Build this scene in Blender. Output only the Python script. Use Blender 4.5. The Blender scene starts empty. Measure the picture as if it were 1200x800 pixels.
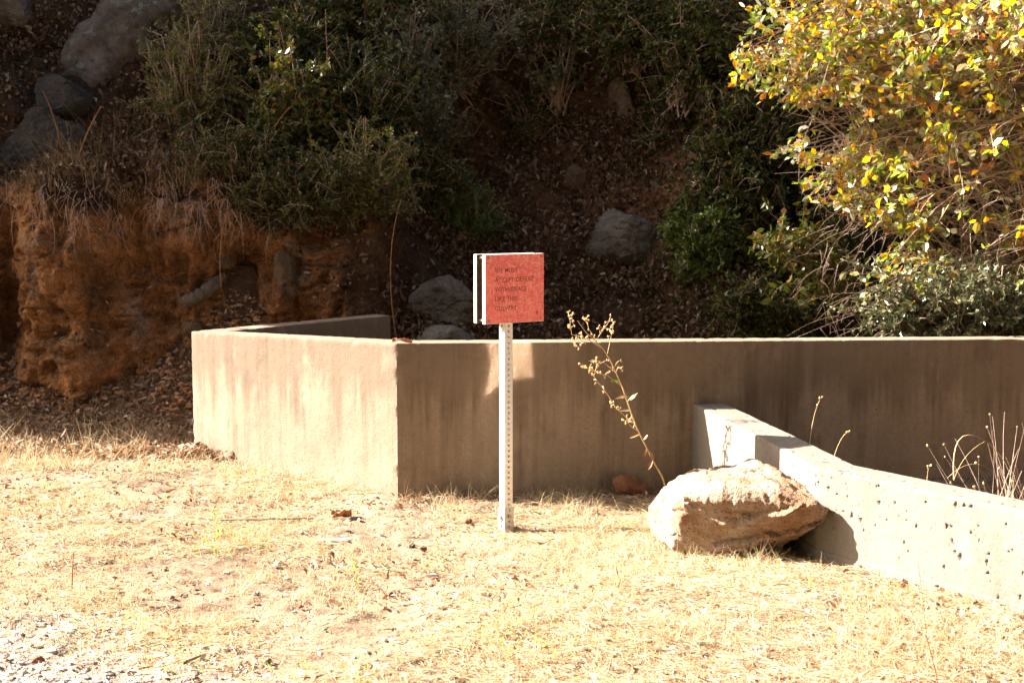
import bpy, bmesh, math, random
import numpy as np
from mathutils import Vector, Matrix

# ------------------------------------------------------------------ camera, world, sun, exposure
sc = bpy.context.scene
COL = sc.collection
F, HZ, CZ = 1667.0, 230.0, 1.555
TH = math.atan((400 - HZ) / F)
cam = bpy.data.cameras.new('camera'); camo = bpy.data.objects.new('camera', cam); COL.objects.link(camo)
camo.location = (0, 0, CZ); camo.rotation_euler = (math.pi / 2 - TH, 0, 0)
cam.sensor_width = 36; cam.lens = 36 * F / 1200; cam.clip_end = 2000; cam.clip_start = 0.05
cam.dof.use_dof = True; cam.dof.focus_distance = 6.6; cam.dof.aperture_fstop = 7.1
sc.camera = camo
SUN_AZ = Vector((0.954, -0.300, 0)); SUN_EL = math.radians(30.5)      # SUN_AZ: the way the light travels
tosun = Vector((-SUN_AZ.x * math.cos(SUN_EL), -SUN_AZ.y * math.cos(SUN_EL), math.sin(SUN_EL)))
w = bpy.data.worlds.new('World'); sc.world = w; w.use_nodes = True
nt = w.node_tree; bg = nt.nodes['Background']; sky = nt.nodes.new('ShaderNodeTexSky')
sky.sky_type = 'NISHITA'; sky.sun_disc = False; sky.sun_elevation = SUN_EL
sky.sun_rotation = math.atan2(tosun.x, tosun.y); sky.air_density = .8; sky.dust_density = 5.0; sky.ozone_density = 0.2
nt.links.new(sky.outputs[0], bg.inputs[0]); bg.inputs[1].default_value = 0.05
sl = bpy.data.lights.new('sun', 'SUN'); sl.energy = 5.0; sl.angle = math.radians(0.5); sl.color = (1.0, 0.91, 0.81)
slo = bpy.data.objects.new('sun', sl); COL.objects.link(slo); slo.rotation_euler = tosun.to_track_quat('Z', 'Y').to_euler()
sc.view_settings.view_transform = 'Standard'; sc.view_settings.look = 'None'
sc.view_settings.exposure = 2.98; sc.view_settings.gamma = 1; sc.view_settings.use_curve_mapping = False
sc.cycles.use_denoising = True; sc.cycles.max_bounces = 7; sc.cycles.diffuse_bounces = 4
sc.cycles.sample_clamp_indirect = 0; sc.cycles.blur_glossy = 0.0; sc.cycles.use_guiding = True

# ------------------------------------------------------------------ helpers
ct, st = math.cos(TH), math.sin(TH)
def ray(px, py):
    a = (px - 600) / F; b = (py - 400) / F
    return np.array([a, ct - b * st, -st - b * ct])
def Pz(px, py, z): r = ray(px, py); return np.array([0, 0, CZ]) + r * (z - CZ) / r[2]
def Py(px, py, y): r = ray(px, py); return np.array([0, 0, CZ]) + r * y / r[1]
def proj(p):
    p = np.atleast_2d(p); z = p[:, 2] - CZ; d = p[:, 1] * ct - z * st; v = -(z * ct + p[:, 1] * st)
    return np.stack([600 + F * p[:, 0] / d, 400 + F * v / d, d], 1)
R = np.random.default_rng(7)

def hsh(ix, iy, iz, s):
    n = (ix.astype(np.uint32) * np.uint32(374761393) + iy.astype(np.uint32) * np.uint32(668265263)
         + iz.astype(np.uint32) * np.uint32(2147483647) + np.uint32((s * 144665 + 97) & 0xffffffff))
    n = (n ^ (n >> np.uint32(13))) * np.uint32(1274126177); n = n ^ (n >> np.uint32(16))
    return (n & np.uint32(0xffff)).astype(np.float64) / 65535.0
def vnoise(p, s=0):
    p = np.asarray(p, float); i = np.floor(p).astype(np.int64); f = p - i; f = f * f * (3 - 2 * f); i = i & 0x7fffffff; o = 0
    for a in (0, 1):
        for b in (0, 1):
            for c in (0, 1):
                o = o + (f[:, 0] if a else 1 - f[:, 0]) * (f[:, 1] if b else 1 - f[:, 1]) * (f[:, 2] if c else 1 - f[:, 2]) * hsh(i[:, 0] + a, i[:, 1] + b, i[:, 2] + c, s)
    return o * 2 - 1
def fbm(p, s=0, o=4, g=.5, ridge=False):
    p = np.asarray(p, float) + 1000.0; r = 0; a = 1; t = 0
    for k in range(o):
        n = vnoise(p * 2 ** k, s + k)
        if ridge: n = 1 - 2 * np.abs(n)
        r = r + a * n; t += a; a *= g
    return r / t

def mesh_np(name, V, polys, mat=None, parent=None, smooth=False, col=None):
    """V (n,3); polys: list of (m,k) index arrays"""
    me = bpy.data.meshes.new(name); V = np.asarray(V, np.float32)
    me.vertices.add(len(V)); me.vertices.foreach_set('co', V.ravel())
    li = np.concatenate([p.ravel() for p in polys]).astype(np.int32)
    tot = np.concatenate([np.full(len(p), p.shape[1]) for p in polys]).astype(np.int32)
    stt = np.concatenate([[0], np.cumsum(tot)[:-1]]).astype(np.int32)
    me.loops.add(len(li)); me.loops.foreach_set('vertex_index', li)
    me.polygons.add(len(tot)); me.polygons.foreach_set('loop_start', stt); me.polygons.foreach_set('loop_total', tot)
    me.polygons.foreach_set('use_smooth', np.full(len(tot), smooth))
    if col is not None:
        at = me.color_attributes.new('tint', 'FLOAT_COLOR', 'POINT')
        c4 = np.ones((len(V), 4), np.float32); c4[:, :3] = col; at.data.foreach_set('color', c4.ravel())
    me.update(calc_edges=True); me.validate()
    if mat: me.materials.append(mat)
    o = bpy.data.objects.new(name, me); COL.objects.link(o)
    if parent: o.parent = parent
    return o
def tag(o, label=None, cat=None, group=None, kind=None):
    if label: o['label'] = label
    if cat: o['category'] = cat
    if group: o['group'] = group
    if kind: o['kind'] = kind
    return o
def empty(name, loc, label, cat, group=None, rz=0):
    o = bpy.data.objects.new(name, None); COL.objects.link(o); o.location = [float(q) for q in loc]; o.rotation_euler = (0, 0, rz); o.empty_display_size = .1
    return tag(o, label, cat, group)
def bm_obj(name, bm, mat, parent=None, smooth=False):
    me = bpy.data.meshes.new(name); bmesh.ops.recalc_face_normals(bm, faces=bm.faces); bm.to_mesh(me); bm.free()
    for p in me.polygons: p.use_smooth = smooth
    if mat: me.materials.append(mat)
    o = bpy.data.objects.new(name, me); COL.objects.link(o)
    if parent: o.parent = parent
    return o
def bx(bm, c, d, rot=None, bev=0.0):
    r = bmesh.ops.create_cube(bm, size=1.0); vs = r['verts']
    bmesh.ops.scale(bm, vec=d, verts=vs)
    if bev > 0:
        es = list({e for v in vs for e in v.link_edges}); q = bmesh.ops.bevel(bm, geom=es, offset=bev, segments=2, affect='EDGES')
        vs = list({v for f in q['faces'] for v in f.verts} | {v for v in vs if v.is_valid})
    if rot: bmesh.ops.rotate(bm, matrix=rot, verts=vs, cent=(0, 0, 0))
    bmesh.ops.translate(bm, vec=c, verts=vs); return vs
def cyl(bm, c, r, h, axis='Y', n=12, r2=None):
    q = bmesh.ops.create_cone(bm, cap_ends=True, segments=n, radius1=r, radius2=r if r2 is None else r2, depth=h)['verts']
    if axis == 'Y': bmesh.ops.rotate(bm, matrix=Matrix.Rotation(math.pi / 2, 3, 'X'), verts=q, cent=(0, 0, 0))
    if axis == 'X': bmesh.ops.rotate(bm, matrix=Matrix.Rotation(math.pi / 2, 3, 'Y'), verts=q, cent=(0, 0, 0))
    bmesh.ops.translate(bm, vec=c, verts=q)

# ---- scatter primitives
def nrm(a): return a / np.maximum(np.linalg.norm(a, axis=1, keepdims=True), 1e-9)
def rdir(n, zs=1.0):
    v = R.normal(size=(n, 3)); v[:, 2] *= zs; return nrm(v)
LEAF = [(0, 0), (.28, -.42), (.28, .42), (.62, -.5), (.62, .5), (1, 0)]
def leaves(P, D, N, L, W, fold=.25, curl=.2):
    """leaf blades: base P, along D, face N; 6 verts, 2 quads folded on the rib"""
    n = len(P); D = nrm(D); S = nrm(np.cross(N, D)); U = np.cross(D, S)
    L = np.broadcast_to(L, n)[:, None]; W = np.broadcast_to(W, n)[:, None]
    fo = (R.random((n, 1)) * .9 + .2) * fold; cu = R.normal(size=(n, 1)) * curl
    V = np.zeros((n, 6, 3))
    for k, (a, b) in enumerate(LEAF):
        V[:, k] = P + D * L * a + S * W * b + U * (abs(b) * W * fo * 2 + cu * L * a * a)
    b = np.arange(n)[:, None] * 6
    q = np.concatenate([b + np.array([[0, 1, 3, 5]]), b + np.array([[0, 5, 4, 2]])])
    return V.reshape(-1, 3), q
def blades(P, D, L, W, droop=.3, seg=3):
    """thin ribbons rising along D and bending over"""
    n = len(P); D = nrm(D); L = np.broadcast_to(L, n)[:, None]; W = np.broadcast_to(W, n)[:, None]
    S = nrm(np.cross(D, rdir(n))); B = rdir(n) * [1, 1, .4] ; V = np.zeros((n, (seg + 1) * 2, 3))
    dr = R.random((n, 1)) * droop
    for k in range(seg + 1):
        t = k / seg; c = P + D * L * t + B * L * dr * t * t - np.array([0, 0, 1.]) * L * dr * .6 * t * t
        ww = W * (1 - .8 * t) * .5
        V[:, 2 * k] = c - S * ww; V[:, 2 * k + 1] = c + S * ww
    b = np.arange(n)[:, None] * (2 * seg + 2)
    q = np.concatenate([b + np.array([[2 * k, 2 * k + 1, 2 * k + 3, 2 * k + 2]]) for k in range(seg)])
    return V.reshape(-1, 3), q
def tubes(paths, k=5):
    """paths: list of (pts (m,3), radii (m,))"""
    VV = []; QQ = []; off = 0; an = np.arange(k) * 2 * math.pi / k
    for pts, rad in paths:
        pts = np.asarray(pts, float); m = len(pts); T = nrm(np.gradient(pts, axis=0))
        ref = np.array([0.31, 0.2, 0.93]) if abs(T[0, 2]) < .8 else np.array([1., .1, 0])
        A = nrm(np.cross(T, ref)); B = np.cross(T, A)
        ring = pts[:, None] + (A[:, None] * np.cos(an)[None, :, None] + B[:, None] * np.sin(an)[None, :, None]) * np.asarray(rad)[:, None, None]
        VV.append(ring.reshape(-1, 3)); i = np.arange(m - 1)[:, None] * k; j = np.arange(k)[None]
        a = i + j; b = i + (j + 1) % k
        QQ.append(np.stack([a, b, b + k, a + k], -1).reshape(-1, 4) + off); off += m * k
    return np.concatenate(VV), np.concatenate(QQ)
def join(parts):
    V = []; Q = []; o = 0
    for v, q in parts: V.append(v); Q.append(q + o); o += len(v)
    return np.concatenate(V), np.concatenate(Q)
_b = bmesh.new(); bmesh.ops.create_icosphere(_b, subdivisions=1, radius=1)
ICV = np.array([v.co[:] for v in _b.verts]); ICF = np.array([[v.index for v in f.verts] for f in _b.faces]); _b.free()
def pebbles(P, s, flat=.6):
    n = len(P); s = np.broadcast_to(s, n)
    V = ICV[None] * (1 + .35 * R.normal(size=(n, len(ICV), 1)) * .5) * (R.random((n, 1, 3)) * .7 + .6)
    a = R.random(n) * 6.28; c, d = np.cos(a)[:, None], np.sin(a)[:, None]
    V = np.stack([V[..., 0] * c - V[..., 1] * d, V[..., 0] * d + V[..., 1] * c, V[..., 2] * flat], -1) * s[:, None, None] + P[:, None]
    return V.reshape(-1, 3), (np.arange(n)[:, None, None] * len(ICV) + ICF[None]).reshape(-1, 3)
def bez(a, c, b, m=9):
    t = np.linspace(0, 1, m)[:, None]; a, b, c = map(np.asarray, (a, b, c)); return a * (1 - t) ** 2 + 2 * c * t * (1 - t) + b * t * t

# ------------------------------------------------------------------ materials
def mat(name):
    m = bpy.data.materials.new(name); m.use_nodes = True; n = m.node_tree; return m, n, n.nodes['Principled BSDF']
def N(n, t, **k):
    x = n.nodes.new(t)
    for a, v in k.items():
        if a.startswith('i_'): x.inputs[a[2:]].default_value = v
        else: setattr(x, a, v)
    return x
def ramp(n, src, stops, interp='LINEAR'):
    r = n.nodes.new('ShaderNodeValToRGB'); r.color_ramp.interpolation = interp; e = r.color_ramp.elements
    while len(e) < len(stops): e.new(.5)
    for k, (p, c) in enumerate(stops): e[k].position = p; e[k].color = (c[0], c[1], c[2], 1) if not isinstance(c, (int, float)) else (c, c, c, 1)
    n.links.new(src, r.inputs[0]); return r.outputs[0]
def coords(n, scale=(1, 1, 1), kind='Object'):
    t = N(n, 'ShaderNodeTexCoord'); m = N(n, 'ShaderNodeMapping'); m.inputs['Scale'].default_value = scale; n.links.new(t.outputs[kind], m.inputs[0]); return m.outputs[0]
def noise(n, vec, sc_, det=4, rough=.55):
    x = N(n, 'ShaderNodeTexNoise', i_Scale=sc_, i_Detail=det, i_Roughness=rough); n.links.new(vec, x.inputs['Vector']); return x.outputs['Fac']
def mix(n, fac, a, b, mode='MIX'):
    x = N(n, 'ShaderNodeMix', data_type='RGBA', blend_type=mode)
    for v, s in ((fac, x.inputs[0]), (a, x.inputs[6]), (b, x.inputs[7])):
        if isinstance(v, (int, float)): s.default_value = v
        elif isinstance(v, tuple): s.default_value = (*v, 1)
        else: n.links.new(v, s)
    return x.outputs[2]
def bump(n, b, h, dist=.01, strength=1.0):
    x = N(n, 'ShaderNodeBump', i_Distance=dist, i_Strength=strength); n.links.new(h, x.inputs['Height']); n.links.new(x.outputs[0], b.inputs['Normal'])
def simple(name, c, rough=.8, metal=0, var=.15, sc_=20, bmp=.002):
    m, n, b = mat(name); v = coords(n); f = noise(n, v, sc_)
    col = ramp(n, f, [(.3, tuple(x * (1 - var) for x in c)), (.7, tuple(min(1, x * (1 + var)) for x in c))])
    n.links.new(col, b.inputs['Base Color']); b.inputs['Roughness'].default_value = rough; b.inputs['Metallic'].default_value = metal
    if bmp: bump(n, b, noise(n, v, sc_ * 4), bmp)
    return m
def leafmat(name, stops, trans=.35, rough=.45, spec=.5):
    m, n, b = mat(name); g = N(n, 'ShaderNodeNewGeometry')
    col = ramp(n, g.outputs['Random Per Island'], stops)
    n.links.new(col, b.inputs['Base Color']); b.inputs['Roughness'].default_value = rough; b.inputs['Specular IOR Level'].default_value = spec
    if trans > 0:
        t = N(n, 'ShaderNodeBsdfTranslucent'); hs = N(n, 'ShaderNodeHueSaturation', i_Saturation=1.15, i_Value=1.35); n.links.new(col, hs.inputs['Color']); n.links.new(hs.outputs[0], t.inputs['Color'])
        x = N(n, 'ShaderNodeMixShader', i_Fac=trans); n.links.new(b.outputs[0], x.inputs[1]); n.links.new(t.outputs[0], x.inputs[2])
        n.links.new(x.outputs[0], n.nodes['Material Output'].inputs[0])
    return m
def concrete(name, base, dark, amount=.5, cap=False):
    m, n, b = mat(name); v = coords(n); vs = coords(n, (9, 9, .55)); vs2 = coords(n, (34, 34, 1.2))
    big = noise(n, v, 2.2, 5, .6); stk = noise(n, vs, 1.6, 4, .6); fine = noise(n, v, 90, 4, .7); stk2 = noise(n, vs2, 1.0, 3, .6)
    msk = noise(n, coords(n, (1.6, 1.6, 1.1)), 2.4, 5, .65); msk2 = noise(n, coords(n, (2.2, 2.2, 1.6)), 3.3, 5, .65)
    def mul(a, b_): x = N(n, 'ShaderNodeMath', operation='MULTIPLY'); n.links.new(a, x.inputs[0]); n.links.new(b_, x.inputs[1]); return x.outputs[0]
    c = mix(n, ramp(n, big, [(.35, 0.), (.65, 1.)]), base, tuple(x * .80 for x in base))
    c = mix(n, mul(ramp(n, stk, [(.44, 0.), (.72, amount)]), ramp(n, msk, [(.38, .1), (.62, 1.)])), c, dark)
    c = mix(n, mul(ramp(n, stk2, [(.5, 0.), (.75, amount * .6)]), ramp(n, msk2, [(.42, 0.), (.62, 1.)])), c, dark)
    c = mix(n, ramp(n, noise(n, v, 9, 6, .7), [(.52, 0.), (.7, .35 * amount)]), c, dark)
    if cap:                                                                       # rain-soaked dirty band under the top edge, ragged lower limit
        sx = N(n, 'ShaderNodeSeparateXYZ'); n.links.new(v, sx.inputs[0]); ad = N(n, 'ShaderNodeMath', operation='MULTIPLY_ADD'); ad.inputs[1].default_value = .9; n.links.new(stk, ad.inputs[0]); n.links.new(sx.outputs[2], ad.inputs[2])
        c = mix(n, ramp(n, ad.outputs[0], [(.85, 0.), (1.08, .38)]), c, dark)
    c = mix(n, ramp(n, fine, [(.3, .5), (.58, 0.)]), c, tuple(x * .5 for x in base)); c = mix(n, ramp(n, noise(n, v, 28, 5, .75), [(.54, 0.), (.74, .28)]), c, dark)
    # light mineral bloom in loose patches
    bl = noise(n, coords(n, (1.3, 1.3, .8)), 3.1, 5, .7); c = mix(n, ramp(n, bl, [(.56, 0.), (.72, .45)]), c, tuple(min(1, x * 1.35) for x in base))
    vo = N(n, 'ShaderNodeTexVoronoi', i_Scale=26.0, i_Randomness=1.0); n.links.new(v, vo.inputs['Vector'])
    sep = N(n, 'ShaderNodeSeparateColor'); n.links.new(vo.outputs['Color'], sep.inputs[0])
    th = N(n, 'ShaderNodeMath', operation='MULTIPLY'); th.inputs[1].default_value = .13
    pw = N(n, 'ShaderNodeMath', operation='POWER'); pw.inputs[1].default_value = 5; n.links.new(sep.outputs[0], pw.inputs[0]); n.links.new(pw.outputs[0], th.inputs[0])
    lt = N(n, 'ShaderNodeMath', operation='LESS_THAN'); n.links.new(vo.outputs['Distance'], lt.inputs[0]); n.links.new(th.outputs[0], lt.inputs[1])
    c = mix(n, lt.outputs[0], c, tuple(x * .38 for x in base))
    n.links.new(c, b.inputs['Base Color']); b.inputs['Roughness'].default_value = .92; b.inputs['Specular IOR Level'].default_value = .2
    h = N(n, 'ShaderNodeMath', operation='SUBTRACT'); n.links.new(fine, h.inputs[0]); n.links.new(lt.outputs[0], h.inputs[1]); bump(n, b, h.outputs[0], .0025)
    return m
def rockmat(name, c1, c2, spk, sc_=6, speck=.25, lichen=None):
    m, n, b = mat(name); v = coords(n); a = noise(n, v, sc_, 8, .65); f = noise(n, v, 70, 3, .8); g = noise(n, v, 160, 2, .8)
    c = mix(n, ramp(n, a, [(.38, 0.), (.62, 1.)]), c1, c2); c = mix(n, ramp(n, f, [(.55, 0.), (.68, speck * 2)]), c, spk); c = mix(n, ramp(n, g, [(.55, 0.), (.7, speck)]), c, tuple(min(1, x * 1.7) for x in c1))
    if lichen: c = mix(n, ramp(n, noise(n, v, 5.5, 6, .7), [(.58, 0.), (.64, .8)]), c, lichen)
    n.links.new(c, b.inputs['Base Color']); b.inputs['Roughness'].default_value = .9; b.inputs['Specular IOR Level'].default_value = .25
    s = N(n, 'ShaderNodeMath', operation='ADD'); n.links.new(a, s.inputs[0]); n.links.new(f, s.inputs[1]); bump(n, b, s.outputs[0], .03)
    return m
def tinted(name, bs=40, bd=.01, rough=.95, var=.35, crumb=0):
    """colour from the mesh's own soil map, broken up by noise"""
    m, n, b = mat(name); v = coords(n); at = N(n, 'ShaderNodeAttribute', attribute_name='tint')
    f = noise(n, v, bs, 6, .7); g = noise(n, v, bs * .22, 5, .7); h = noise(n, v, bs * 3, 3, .7)
    c = mix(n, 1.0, at.outputs['Color'], ramp(n, f, [(.3, 1 - var), (.7, 1 + var)]), 'MULTIPLY')
    c = mix(n, 1.0, c, ramp(n, g, [(.3, 1 - var * .8), (.7, 1 + var * .8)]), 'MULTIPLY')
    n.links.new(c, b.inputs['Base Color']); b.inputs['Roughness'].default_value = rough; b.inputs['Specular IOR Level'].default_value = .15
    s = N(n, 'ShaderNodeMath', operation='ADD'); n.links.new(f, s.inputs[0]); n.links.new(h, s.inputs[1]); bh = s.outputs[0]
    if crumb:
        wv = N(n, 'ShaderNodeVectorMath', operation='MULTIPLY_ADD'); wv.inputs[1].default_value = (.05, .05, .05); nz = N(n, 'ShaderNodeTexNoise', i_Scale=12.0); n.links.new(v, nz.inputs['Vector']); n.links.new(nz.outputs['Color'], wv.inputs[0]); n.links.new(v, wv.inputs[2])
        vo = N(n, 'ShaderNodeTexVoronoi', i_Scale=float(crumb)); n.links.new(wv.outputs[0], vo.inputs['Vector']); vo2 = N(n, 'ShaderNodeTexVoronoi', i_Scale=crumb * 3.3); n.links.new(wv.outputs[0], vo2.inputs['Vector'])
        for vv_, am in ((vo, -1.6), (vo2, -.8)):
            k_ = N(n, 'ShaderNodeMath', operation='MULTIPLY_ADD'); k_.inputs[1].default_value = am; n.links.new(vv_.outputs['Distance'], k_.inputs[0]); n.links.new(bh, k_.inputs[2]); bh = k_.outputs[0]
    bump(n, b, bh, bd)
    return m

M = dict(
    conc=concrete('weathered_concrete', (.30, .228, .165), (.085, .054, .032), .72, True),
    conc2=concrete('pale_concrete', (.20, .175, .145), (.10, .075, .05), .45),
    ground=tinted('dry_ground', 45, .02, var=.45), hill=tinted('hill_soil', 26, .04, var=.45, crumb=13),
    straw=leafmat('straw', [(0, (.40, .30, .175)), (.35, (.54, .435, .275)), (.6, (.28, .19, .105)), (.8, (.60, .51, .36)), (1, (.16, .10, .06))], .25, .6, .3),
    litter=leafmat('dead_leaves', [(0, (.14, .07, .035)), (.4, (.26, .14, .075)), (.7, (.33, .22, .14)), (.9, (.40, .31, .23)), (1, (.10, .05, .03))], .12, .7, .3),
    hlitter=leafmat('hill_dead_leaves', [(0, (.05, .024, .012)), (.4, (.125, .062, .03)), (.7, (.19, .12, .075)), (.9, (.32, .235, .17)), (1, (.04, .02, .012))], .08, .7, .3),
    green=leafmat('green_blades', [(0, (.16, .24, .035)), (.6, (.28, .34, .06)), (1, (.45, .42, .12))], .4, .5),
    gravel=leafmat('gravel_stone', [(0, (.26, .22, .19)), (.45, (.40, .35, .31)), (.8, (.52, .46, .41)), (1, (.13, .11, .09))], 0, .9, .2),
    crumb=leafmat('clay_crumb', [(0, (.26, .12, .05)), (.5, (.38, .20, .10)), (1, (.20, .12, .07))], 0, .95, .1),
    bush=leafmat('autumn_leaf', [(0, (.13, .20, .035)), (.28, (.32, .38, .07)), (.42, (.62, .54, .08)), (.52, (.76, .46, .06)), (.62, (.60, .24, .05)), (.69, (.42, .46, .26)), (.86, (.60, .59, .44)), (.94, (.34, .23, .13)), (1, (.46, .14, .03))], .5, .25, 1.0),  # leaf colours; the palest tones also paint in glossy highlights
    bush2=leafmat('olive_leaf', [(0, (.05, .065, .014)), (.5, (.10, .115, .022)), (.8, (.19, .17, .035)), (1, (.26, .12, .03))], .3, .35, .6),
    dgreen=leafmat('dark_green_leaf', [(0, (.024, .032, .008)), (.5, (.042, .056, .012)), (.8, (.075, .085, .02)), (1, (.17, .09, .025))], .25, .5, .22),
    ggreen=leafmat('grey_green_leaf', [(0, (.055, .065, .028)), (.5, (.10, .11, .05)), (1, (.19, .18, .09))], .2, .28, .6),
    fern=leafmat('fern_leaf', [(0, (.045, .085, .012)), (1, (.12, .17, .02))], .3, .5),
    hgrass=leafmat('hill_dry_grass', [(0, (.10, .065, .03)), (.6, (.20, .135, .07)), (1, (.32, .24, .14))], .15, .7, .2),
    twig=simple('twig_bark', (.36, .25, .19), .8, 0, .3, 30), bark=simple('tree_bark', (.13, .095, .07), .9, 0, .4, 12, .02),
    stem=simple('dry_stem', (.55, .38, .18), .7, 0, .25, 30), brown=simple('brown_stem', (.28, .13, .06), .75, 0, .3, 30),
    stick=simple('grey_stick', (.24, .18, .13), .9, 0, .35, 40),
    dleaf=simple('curled_leaf', (.34, .15, .06), .7, 0, .3, 30), pale=simple('pale_wood', (.62, .50, .38), .85, 0, .2, 40),
    granite=rockmat('boulder_granite', (.44, .35, .27), (.29, .155, .08), (.07, .045, .03), 5, .5),
    grey=rockmat('grey_rock', (.23, .195, .16), (.11, .085, .065), (.04, .04, .04), 4),
    greyD=rockmat('dark_rock', (.09, .075, .065), (.05, .045, .04), (.03, .03, .03), 5),  # rock colour darkened to paint the black shadows of the hollow
    greyL=rockmat('lichen_rock', (.20, .165, .14), (.085, .063, .05), (.05, .05, .05), 4, .25, (.22, .27, .20)),
    tan=rockmat('tan_rock', (.24, .16, .10), (.13, .08, .045), (.08, .05, .03), 6),
    red=rockmat('red_stone', (.36, .16, .09), (.24, .10, .055), (.12, .06, .04), 12),
    galv=simple('galvanised_steel', (.62, .60, .56), .42, .55, .08, 60, .0004),
    galv2=simple('dull_galvanised_steel', (.50, .48, .44), .5, .6, .15, 40, .0006),
    board=simple('cream_board_edge', (.74, .69, .60), .7, 0, .12, 30, .0008),
    bolt=simple('bolt_brass', (.34, .27, .17), .45, .7, .2, 60, 0),
    ink=simple('dark_lettering', (.26, .07, .045), .8, 0, .3, 200, 0),
)
m, n, b = mat('glossy_sheet'); b.inputs['Base Color'].default_value = (.34, .31, .28, 1); b.inputs['Metallic'].default_value = 1; b.inputs['Roughness'].default_value = .08; M['glossy'] = m
m, n, b = mat('scratched_red_face'); v = coords(n)
c = mix(n, ramp(n, noise(n, v, 14, 5, .6), [(.35, 0.), (.65, 1.)]), (.80, .125, .115), (.64, .09, .085))
for k, (sx, sz) in enumerate([(60, 14), (16, 60), (34, 30)]):                     # scuffs and scratches
    mp = coords(n, (sx, 1, sz)); wv = N(n, 'ShaderNodeTexNoise', i_Scale=1.0, i_Detail=6.0, i_Roughness=.75, i_Distortion=1.8); n.links.new(mp, wv.inputs['Vector'])
    c = mix(n, ramp(n, wv.outputs['Fac'], [(.52, 0.), (.62, .5)]), c, (.88, .42, .30))
n.links.new(c, b.inputs['Base Color']); b.inputs['Roughness'].default_value = .35; M['redface'] = m

# ------------------------------------------------------------------ ground
GP = np.array([(-.03, 6.55, 0), (-.59, 7.2, 0), (-1.88, 8.29, .035), (.4, 7.3, .02), (1.34, 5.4, .116), (1.77, 4.75, .14), (.6, 6.1, .03), (-.8, 5.5, .0), (0, 4, .04), (-1.6, 4, .0),
               (1.3, 3.8, .10), (-3.2, 9.0, .10), (-2.6, 7.6, .05), (-5, 8, .1), (3, 3, .15), (-3, 4, 0), (0, 0, 0.02), (5, 5, .2), (-8, 5, .05), (0, -8, 0), (-8, -8, 0), (8, -8, .1)])
def gsm(x, y):
    d2 = (x[:, None] - GP[None, :, 0]) ** 2 + (y[:, None] - GP[None, :, 1]) ** 2; ww = 1 / (d2 + .12) ** 1.6
    return (ww * GP[None, :, 2]).sum(1) / ww.sum(1)
MW0, MW1 = np.array([-.593, 7.261]), np.array([4.6, 7.261 + .0668 * 5.193])       # main wall front line
LW = Py(224, 388, 8.35)[:2]; LG = Py(440, 368, 9.35)[:2]
def inside(x, y):
    """how far behind the wall line (inside the culvert box) a point lies"""
    f1 = y - (7.261 + .0668 * (x + .593)); d = (MW0 - LW) / np.linalg.norm(MW0 - LW); nn = np.array([-d[1], d[0]])
    f2 = (x - LW[0]) * nn[0] + (y - LW[1]) * nn[1]; e = (LG - LW) / np.linalg.norm(LG - LW); n3 = np.array([e[1], -e[0]])
    f3 = (x - LW[0]) * n3[0] + (y - LW[1]) * n3[1]
    return np.minimum(np.minimum(f1, f2), f3)
def gz(x, y, fine=True):
    x = np.atleast_1d(np.asarray(x, float)); y = np.atleast_1d(np.asarray(y, float)); z = gsm(x, y)
    z = z - np.clip((inside(x, y) - .07) / .08, 0, 1) * .45
    wx = np.interp(y, [4.0, 4.8, 5.64, 6.36, 7.37], [2.2, 1.758, 1.214, 1.111, .946])           # right of the wing wall
    z = z - np.clip((x - wx - .07) / .08, 0, 1) * np.clip((y - 3.6) / .8, 0, 1) * .18 * np.clip((7.4 - y) / .1, 0, 1)
    # pile of litter at the foot of the bank, left
    z = z + .42 * np.clip((y - 8.8 + .1 * x * 0) / 1.0, 0, 1) ** 1.5 * np.clip((-1.4 - x) / .8, 0, 1)
    z = z + .62 * np.clip((y - 8.75) / .95, 0, 1.2) ** 1.4 * np.exp(-((x + 1.75) / .62) ** 2) * (inside(x, y) < .1)
    if fine:
        p = np.stack([x, y, x * 0], 1); z = z + .022 * fbm(p * 1.6, 3, 3) + .022 * fbm(p * 8, 5, 4, .62) + .010 * fbm(p * 30, 9, 3, .65)
    return z
def grid_mesh(name, xs, ys, fn, m_, colfn=None, smooth=True):
    X, Y = np.meshgrid(xs, ys); x, y = X.ravel(), Y.ravel(); V = fn(x, y); nx, ny = len(xs), len(ys)
    i = (np.arange(ny - 1)[:, None] * nx + np.arange(nx - 1)[None]).ravel(); q = np.stack([i, i + 1, i + nx + 1, i + nx], 1)
    return mesh_np(name, V, [q], m_, smooth=smooth, col=colfn(V) if colfn else None)
def lerp(a, b, t): return np.asarray(a)[None] * (1 - t[:, None]) + np.asarray(b)[None] * t[:, None]
def gravelmask(x, y):
    p = np.stack([x, y, x * 0], 1); return np.clip((-.18 - x - (y - 3.9) * 1.05 + .35 * fbm(p * 1.5, 21, 3)) / .8, 0, 1) * (y > 0)
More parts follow.
